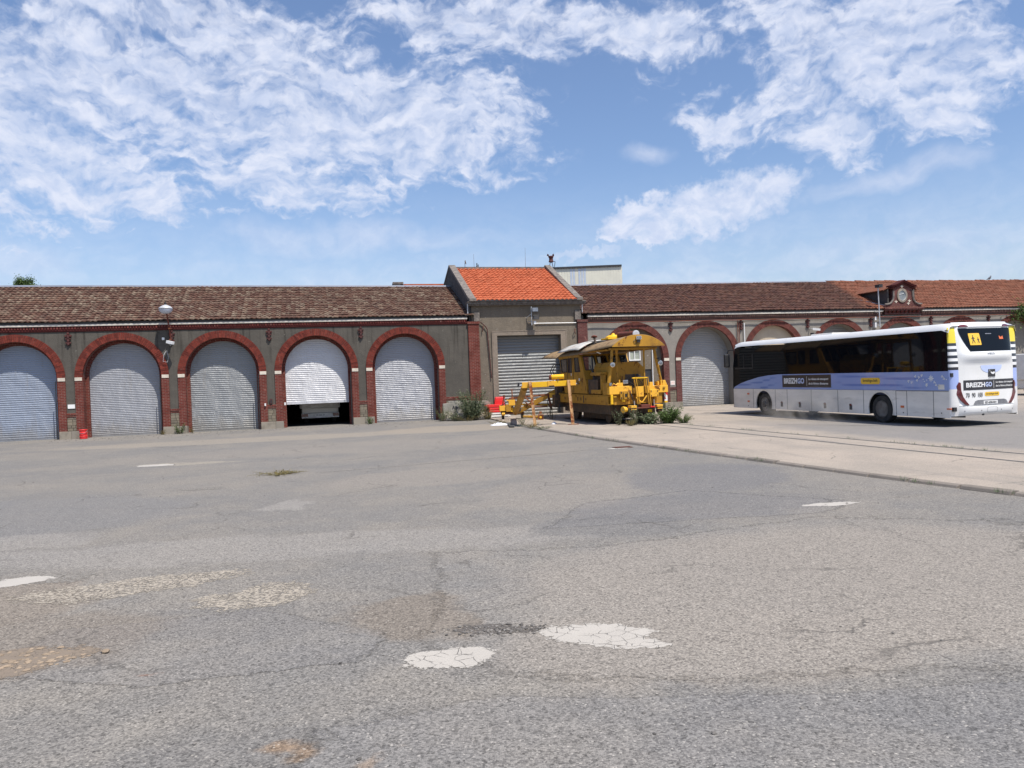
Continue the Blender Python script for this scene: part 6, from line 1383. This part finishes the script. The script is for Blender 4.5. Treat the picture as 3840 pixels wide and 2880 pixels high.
# ============================================================ other things in the yard
VN = fthing('parked_van', 'white van parked in the dark bay under the half-raised roller door', 'van', -10.0, 2.5)
MB().prism([(.05, .84), (.12, 2.3), (3.5, 2.3), (4.25, 1.45), (4.9, 1.25), (5.0, .84)], lambda a, b: (-1.05, a, b), lambda a, b: (1.05, a, b)).build('body', A['white'], VN, bev=.06); MB().box(-.98, .98, .0, .1, .88, 1.28).build('tailgate', A['whitepl'], VN, bev=.02)
MB().box(-.95, .95, .1, 4.5, .35, .84).build('lower_body', A['busg'], VN, bev=.04); MB().box(-.98, .98, -.12, .12, .32, .60).build('bumper', A['whitepl'], VN, bev=.03)
for x in (-.80, .80): MB().box(x - .16, x + .16, -.14, -.121, .40, .56).build('rear_light', A['redlens'], VN)
for x in (-1.056, 1.046):
    MB().prism([(3.0, 1.45), (3.05, 2.1), (3.5, 2.1), (4.0, 1.5)], lambda a, b: (x, a, b), lambda a, b: (x + .01, a, b)).build('side_window', A['winglass'], VN)
    MB().box(x, x + .01, 1.2, 2.7, 1.5, 2.05).build('side_window', A['winglass'], VN); MB().box(x - .004, x + .014, 2.82, 2.84, .6, 2.2).build('door_seam', A['seam'], VN)
MB().prism([(3.56, 2.25), (4.22, 1.50), (4.20, 1.48), (3.54, 2.23)], lambda a, b: (-.9, a + .02, b + .02), lambda a, b: (.9, a + .02, b + .02)).build('windscreen', A['winglass'], VN)
for x0 in (-.85, .1): MB().box(x0, x0 + .75, .068, .10, 1.45, 2.05).build('rear_window', A['winglass'], VN)
p_ = MB().box(-.27, .27, -.135, -.122, .42, .53).build('number_plate', A['white'], VN); mb = MB(); text(mb, 'CP-505-ST', -.23, .23, .44, .51, lambda a, b: (a, -.14, b), bold=.01); mb.build('plate_text', A['ink'], p_, fix=False)
for x in (-.85, .62): 
    for y in (.9, 3.8): MB().lathe((x, y, .33), (1, 0, 0), [(0, .2), (0, .31), (.03, .33), (.2, .33), (.23, .31), (.23, .2)], 18).build('wheel', A['rubber'], VN)
V2 = copy_tree(VN); V2['label'] = 'white vehicle only just showing behind the rear corner of the coach'; V2.location = (29.3, 44.4, .045); V2.rotation_euler = (0, 0, ANG + R(180))
BK = fthing('bucket', 'dented red metal bucket at the foot of the first pier', 'bucket', -20.75, -.38)
MB().lathe((0, 0, 0), (0, 0, 1), [(0, .15), (.02, .17), (.1, .165), (.12, .185), (.14, .165), (.27, .165), (.29, .185), (.31, .165), (.40, .17), (.42, .185), (.43, .17), (.40, .155), (.05, .15)], 20).build('body', A['redpl'], BK, smooth=2); MB().tube([(-.17, -.02, .38), (-.14, -.17, .30), (.0, -.20, .24), (.14, -.17, .30), (.17, -.02, .38)], .008, 5).build('handle', A['steel'], BK)
# stack of road barrier blocks
for k in range(5):
    red = k >= 2; u0 = -1.08; z = .045 + k * .132
    lb = ['white plastic road barrier section at the bottom of the stack', 'white plastic road barrier section, second from the bottom of the stack', 'red plastic road barrier section, lowest red one in the stack', 'red plastic road barrier section, middle red one in the stack', 'red plastic road barrier section on top of the lying stack'][k]
    o = fthing('road_barrier', lb, 'barrier', u0 + rnd.uniform(-.03, .03), -1.05, z - .045 + .045, 'stacked road barrier sections'); o.location.z = z
    mt = A['redpl'] if red else A['whitepl']
    mb = MB(); mb.prism([(-.52, .03), (-.46, .0), (.46, .0), (.60, .03), (.60, .10), (.46, .135), (-.46, .135), (-.52, .10)] if k < 4 else [(-.70, .10), (-.62, .02), (.46, .0), (.60, .03), (.60, .10), (.46, .135), (-.5, .16), (-.68, .15)], lambda a, b: (a, -.22, b), lambda a, b: (a, .22, b)); mb.build('block', mt, o, bev=.03)
    MB().box(-.40, .45, -.232, -.222, .035, .055).build('groove', mt if red else A['seam'], o)
o = fthing('road_barrier', 'red plastic road barrier section standing upright behind the stack', 'barrier', -.93, -.75, 0, 'stacked road barrier sections'); o.location.z = .045
MB().prism([(-.36, 0), (.42, 0), (.30, 1.06), (-.22, 1.06)], lambda a, b: (a, -.08, b), lambda a, b: (a, .12, b)).build('block', A['redpl'], o, bev=.06); MB().prism([(-.24, .1), (.28, .1), (.2, .9), (-.14, .9)], lambda a, b: (a, -.095, b), lambda a, b: (a, -.078, b)).build('panel', A['redpl'], o, bev=.01)
# carved stone slab and planks
SL = fthing('stone_slab', 'pale stone slab with worn carved letters behind the leafy bush', 'slab', -2.62, -.75)
MB().prism([(-1.32, .30), (1.0, .30), (1.05, .05), (1.16, .05), (1.20, .86), (1.02, .95), (-1.30, .88)], lambda a, b: (a, -.10, b), lambda a, b: (a, .06, b)).build('slab', A['stoneslab'], SL, bev=.015)
mb = MB(); text(mb, 'OUGUER', .28, 1.00, .60, .78, lambda a, b: (a, -.108, b), bold=.03); text(mb, 'And.', -.85, -.40, .56, .76, lambda a, b: (a, -.108, b), bold=.03); mb.build('carved_letters', A['ink'], SL, fix=False)
MB().box(-1.0, -.2, -.02, .05, .90, 1.0).build('top_ledge', A['stoneslab'], SL, bev=.01)
for k, (x0, x1, z, lb) in enumerate(((-1.28, 1.0, .33, 'topmost of the pale planks piled under the carved stone slab'), (-1.2, .95, .22, 'second pale plank from the top under the stone slab'), (-1.25, 1.05, .11, 'lowest weathered plank under the stone slab'))):
    o = fthing('plank', lb, 'plank', -2.6, -.95 - .03 * k, 0, 'planks under the slab'); MB().box(x0, x1, -.12, .1, z - .05, z + .03).build('board', A['impost'] if k < 2 else A['stoneslab'], o, bev=.008)
# plastic bags, thin dark rectangle flat on the ground
def crumple(name, label, x, y, rx, ry, h, seed, z=.0):
    rr = random.Random(seed); mb = MB()
    mb.grid(14, 10, lambda a, b: (x + (a - .5) * 2 * rx * (1 + .2 * math.sin(b * 9 + seed)), y + (b - .5) * 2 * ry, z + .004 + h * max(0, math.sin(math.pi * a) * math.sin(math.pi * b)) ** .6 * (.35 + .65 * rr.random())))
    tag(mb.build(name, A['plastic_bag'], fix=False), label, 'bag')
crumple('plastic_bag', 'crumpled white plastic bag on the ground left of the rusty portal post', -.62, 34.9, .36, .25, .12, 3)
crumple('plastic_bag', 'small crumpled white bag in the shade beside the second portal post', 1.75, 33.6, .10, .2, .10, 5, .045)
o = empty('dark_rectangle', (-.12, 34.2, .0), R(3), 'dark flat rectangle lying on the yard beside the kerb end', 'sheet'); MB().box(-.115, .115, -1.3, 1.5, .045, .06).build('plate', A['sheet_dark'], o)
# ---- vegetation
def leaf(mb, p, d, ln, wd, rr):
    d = d.normalized(); s_ = d.cross(Vector((rr.gauss(0, .3), rr.gauss(0, .3), 1))).normalized() * wd; m_ = p + d * ln * .5 + Vector((0, 0, .12 * ln))
    mb.add([p, m_ + s_, p + d * ln - Vector((0, 0, .15 * ln)), m_ - s_], [(0, 1, 2, 3)])
def plant(name, label, x, y, r, h, nst, nlf, mats, seed, cat='weed', ln=.07, wd=.02, z=.0, spread=1., group=None, droop=.2):
    rr = random.Random(seed); e = empty(name, (x, y, z), 0, label, cat, group); st = MB(); lf = MB()
    for _ in range(nst):
        a = rr.uniform(0, 6.28); q = r * .35 * rr.random(); p0 = Vector((q * math.cos(a), q * math.sin(a), 0)); a2 = a + rr.gauss(0, .5); L = h * rr.uniform(.45, 1.0)
        tip = p0 + Vector((math.cos(a2), math.sin(a2), 0)) * r * rr.uniform(.2, 1.) * spread + Vector((0, 0, L)); mid = (p0 + tip) / 2 + Vector((rr.gauss(0, .04), rr.gauss(0, .04), L * .12))
        pts = [p0, mid, tip]; st.tube([p0, mid, tip], [.007, .005, .002], 4, cap=False)
        for k in range(int(nlf * L / h)):
            t_ = rr.uniform(.12, 1.); p_ = (p0 * (1 - t_) ** 2 + mid * 2 * t_ * (1 - t_) + tip * t_ * t_) + Vector((rr.gauss(0, 1), rr.gauss(0, 1), rr.gauss(0, 1))) * .018
            d_ = Vector((rr.gauss(0, 1), rr.gauss(0, 1), rr.gauss(.25, .6))); s2 = rr.uniform(.5, 1.3) * (1.15 - .5 * t_); leaf(lf, p_, d_, ln * s2, wd * s2, rr)
    st.build('stems', A['stem'], e, fix=False); lf.build('leaves', A[mats], e, fix=False); return e
def fplant(u, v, *a, **k): q = FW(u, v); return plant(k.pop('name', 'weed'), k.pop('label'), q.x, q.y, *a, **k)
fplant(-2.55, -1.55, .85, 1.6, 95, 62, 'leafg', 21, name='bush', label='tall grey-green bush growing in front of the stone slab', cat='bush', ln=.10, wd=.03)
fplant(-3.35, -1.5, .6, .6, 26, 34, 'leafg', 22, label='low grey-green weeds at the left foot of the slab', ln=.08, wd=.02)
fplant(-4.0, -1.0, .45, .85, 26, 26, 'leaf', 23, label='upright weeds by the right jamb of the fifth arch', ln=.09, wd=.012)
fplant(-1.75, -1.6, .42, .65, 40, 26, 'leafd', 24, label='dry yellow weeds between the bush and the barrier stack', ln=.09, wd=.008)
fplant(-2.9, -1.9, .7, .3, 30, 22, 'leafd', 25, label='dry yellow grass along the foot of the bush', ln=.08, wd=.008)
fplant(-7.6, -.35, .25, .42, 12, 24, 'leaf', 26, label='small green weed at the pier right of the half-open door', ln=.07, wd=.02)
fplant(-16.6, -.35, .32, .55, 14, 26, 'leaf', 27, label='green weed at the pier between the second and third arches', ln=.08, wd=.024)
fplant(-16.05, -.3, .18, .35, 8, 16, 'leafd', 28, label='small yellowish weed beside the third roller door', ln=.06, wd=.015)
fplant(-17.35, -.3, .16, .28, 9, 16, 'leafd', 29, label='tiny yellow weed at the right foot of the second door', ln=.06, wd=.015)
def mpt(l, w_, z=0): 
    q = Vector((-.2705, .9627, 0)) * l + Vector((.9627, .2705, 0)) * w_; return MO + q
for i, (l, w_, r, h, ns, nl, mt, sd_, lb, ln, wd) in enumerate((
        (-.75, 2.2, .55, .62, 50, 40, 'leaf', 31, 'leafy green weeds under the right front corner of the track machine', .12, .035), (-1.0, 2.75, .45, .36, 60, 26, 'leaf', 32, 'feathery green weeds right of the track machine front', .10, .008),
        (-.55, 1.5, .45, .42, 26, 30, 'leafg', 33, 'broad-leaved weeds under the middle of the machine front', .13, .04), (-.7, .75, .30, .85, 22, 30, 'leafg', 34, 'spindly half-dry weeds in front of the coupling plate', .07, .018),
        (-.3, .25, .25, 1.0, 9, 22, 'leafg', 35, 'thin tall weed stalks at the left front corner of the machine', .08, .02), (.8, 3.0, .55, .75, 30, 34, 'leafg', 36, 'grey-green weeds right of the hazard board', .10, .028),
        (-.95, .45, .3, .3, 20, 18, 'leafd', 37, 'dry grass tuft below the left front corner of the machine', .08, .008), (2.5, 3.0, .5, .55, 26, 30, 'leaf', 38, 'green weeds against the wall behind the track machine', .10, .025))):
    q = mpt(l, w_); plant('weed', lb, q.x, q.y, r, h, ns, nl, mt, sd_, ln=ln, wd=wd, z=.045)
for x, y, r, h, ns, mt, sd_, lb in ((.40, 34.0, .3, .45, 18, 'leafg', 41, 'low weeds between the dark rectangle and the left portal post'), (.75, 32.0, .35, .22, 22, 'leafd', 42, 'dry tuft at the foot of the left portal post'), (1.25, 37.6, .6, .5, 26, 'leafg', 43, 'weeds growing around the flanged pipe'),
        (1.9, 37.3, .4, .8, 14, 'leafg', 44, 'tall thin weeds beside the rear of the track machine'), (-.7, 35.5, .5, .2, 20, 'leafd', 45, 'sparse dry grass by the white plastic bag'), (-5.81, 19.1, .5, .07, 40, 'leafd', 46, 'flat dry weed patch growing through the middle of the yard'),
        (1.2, 31.0, .3, .12, 18, 'leafg', 47, 'small weeds in the kerb joint near the left post')):
    plant('weed', lb, x, y, r, h, ns, 16, mt, sd_, ln=.07, wd=.01, z=.0 if x < .3 else .03, spread=1.3)
mb = MB(); rr = random.Random(8)      # low grass in joints
for _ in range(420):
    c_ = rr.random()
    if c_ < .35: vv = rr.uniform(-33, -8); q = FW(kx(vv) + rr.gauss(.0, .03), vv)
    elif c_ < .6: vv = rr.uniform(-26, -9); q = FW(3.4 + (-9 - vv) * .075 + rr.gauss(0, .05), vv)
    else: q = FW(rr.uniform(5.5, 13), -rr.random() ** 2 * 1.0 - .1)
    if mnoise.noise(Vector((q.x * .8, q.y * .8, 0))) < .05: continue
    for _k in range(7):
        a = rr.uniform(0, 6.28); p_ = Vector((q.x + rr.gauss(0, .03), q.y + rr.gauss(0, .03), .03)); d_ = Vector((math.cos(a) * .5, math.sin(a) * .5, 1)); h_ = rr.uniform(.03, .10); mb.add([p_ - Vector((.004, 0, 0)), p_ + Vector((.004, 0, 0)), p_ + d_ * h_], [(0, 1, 2)])
mb.build('grass', A['leafg'], fix=False, label='thin grass sprouting from the kerb and rail joints', cat='grass', kind='stuff')
# creeper on the cornice at the right edge
e = fthing('vine', 'green creeper spilling over the gutter at the far right', 'vine', 34.6, -.25, 5.2)
rr = random.Random(12); lf = MB(); st = MB()
for _ in range(3000):
    u_ = rr.gauss(.8, .8); lf_p = Vector((u_, rr.gauss(-.05, .18), rr.gauss(-.05, .32) - .15 * abs(u_)))
    leaf(lf, lf_p, Vector((rr.gauss(0, 1), rr.gauss(-.3, 1), rr.gauss(-.3, .7))), .16, .05, rr)
for _ in range(14): st.tube([(rr.uniform(-.9, 2), -.05, .2), (rr.uniform(-.9, 2), -.15, -.1), (rr.uniform(-.9, 2), -.1, -.5)], .012, 4)
st.build('stems', A['stem'], e); lf.build('leaves', A['leaf'], e, fix=False)
# tree top beyond the left wing
e = empty('tree', (-46.4, 75, 0), 0, 'dark green tree top showing above the left roof ridge', 'tree')
rr = random.Random(14); mb = MB(); mb.tube([(0, 0, 0), (.1, 0, 5), (0, .1, 11), (.1, 0, 13)], [.28, .22, .12, .04], 8)
for k in range(14): a = rr.uniform(0, 6.28); z = rr.uniform(7, 12.6); mb.tube([(0, 0, z), (math.cos(a) * .9, math.sin(a) * .9, z + .7)], [.05, .015], 5)
mb.build('trunk', A['bark'], e); lf = MB()
cl = [(rr.gauss(0, .55), rr.gauss(0, .6), rr.uniform(8, 13.1)) for _ in range(60)] + [(rr.uniform(-.95, .95), rr.gauss(0, .5), rr.uniform(11.6, 13.2)) for _ in range(26)]
for c_ in cl:
    for _ in range(85):
        p_ = Vector(c_) + Vector((rr.gauss(0, .19), rr.gauss(0, .2), rr.gauss(0, .17))); leaf(lf, p_, Vector((rr.gauss(0, 1), rr.gauss(0, 1), rr.gauss(0, .8))), .16, .05, rr)
lf.build('crown', A['leaf'], e, fix=False)
# ---- dust stirred up by the coach
m = bpy.data.materials.new('dust_air'); m.use_nodes = True; t = NT(m.node_tree); m.node_tree.nodes.remove(m.node_tree.nodes['Principled BSDF'])
pv = t.new('ShaderNodeVolumePrincipled'); pv.inputs['Color'].default_value = (.86, .80, .72, 1); v = t.coord(); x, y, z = t.sep(v)
g1 = t.coord('Generated'); gx, gy, gz = t.sep(g1)
fade = t.math('MULTIPLY', t.math('MULTIPLY', t.ss(gx, 0, .25), t.ss(gx, .65, 1., 1, 0)), t.math('MULTIPLY', t.math('MULTIPLY', t.ss(gy, 0, .3), t.ss(gy, .7, 1., 1, 0)), t.ss(gz, .05, 1., 1, 0)))
t.put(pv.inputs['Density'], t.math('MULTIPLY', t.math('MULTIPLY', t.ss(t.noise(v, 1.3, 4, .6, .5), .42, .68), fade), .75))
t.l.new(pv.outputs[0], m.node_tree.nodes['Material Output'].inputs['Volume'])
mb = MB(PB); mb.box(3.4, 9.2, -1.5, .35, .01, 1.5); o = mb.build('dust', m, None, label='thin cloud of pale dust drifting beside the coach wheels', cat='dust', kind='stuff'); o.location = BUSLOC; o.rotation_euler = (0, 0, BYAW)
bpy.context.view_layer.update()
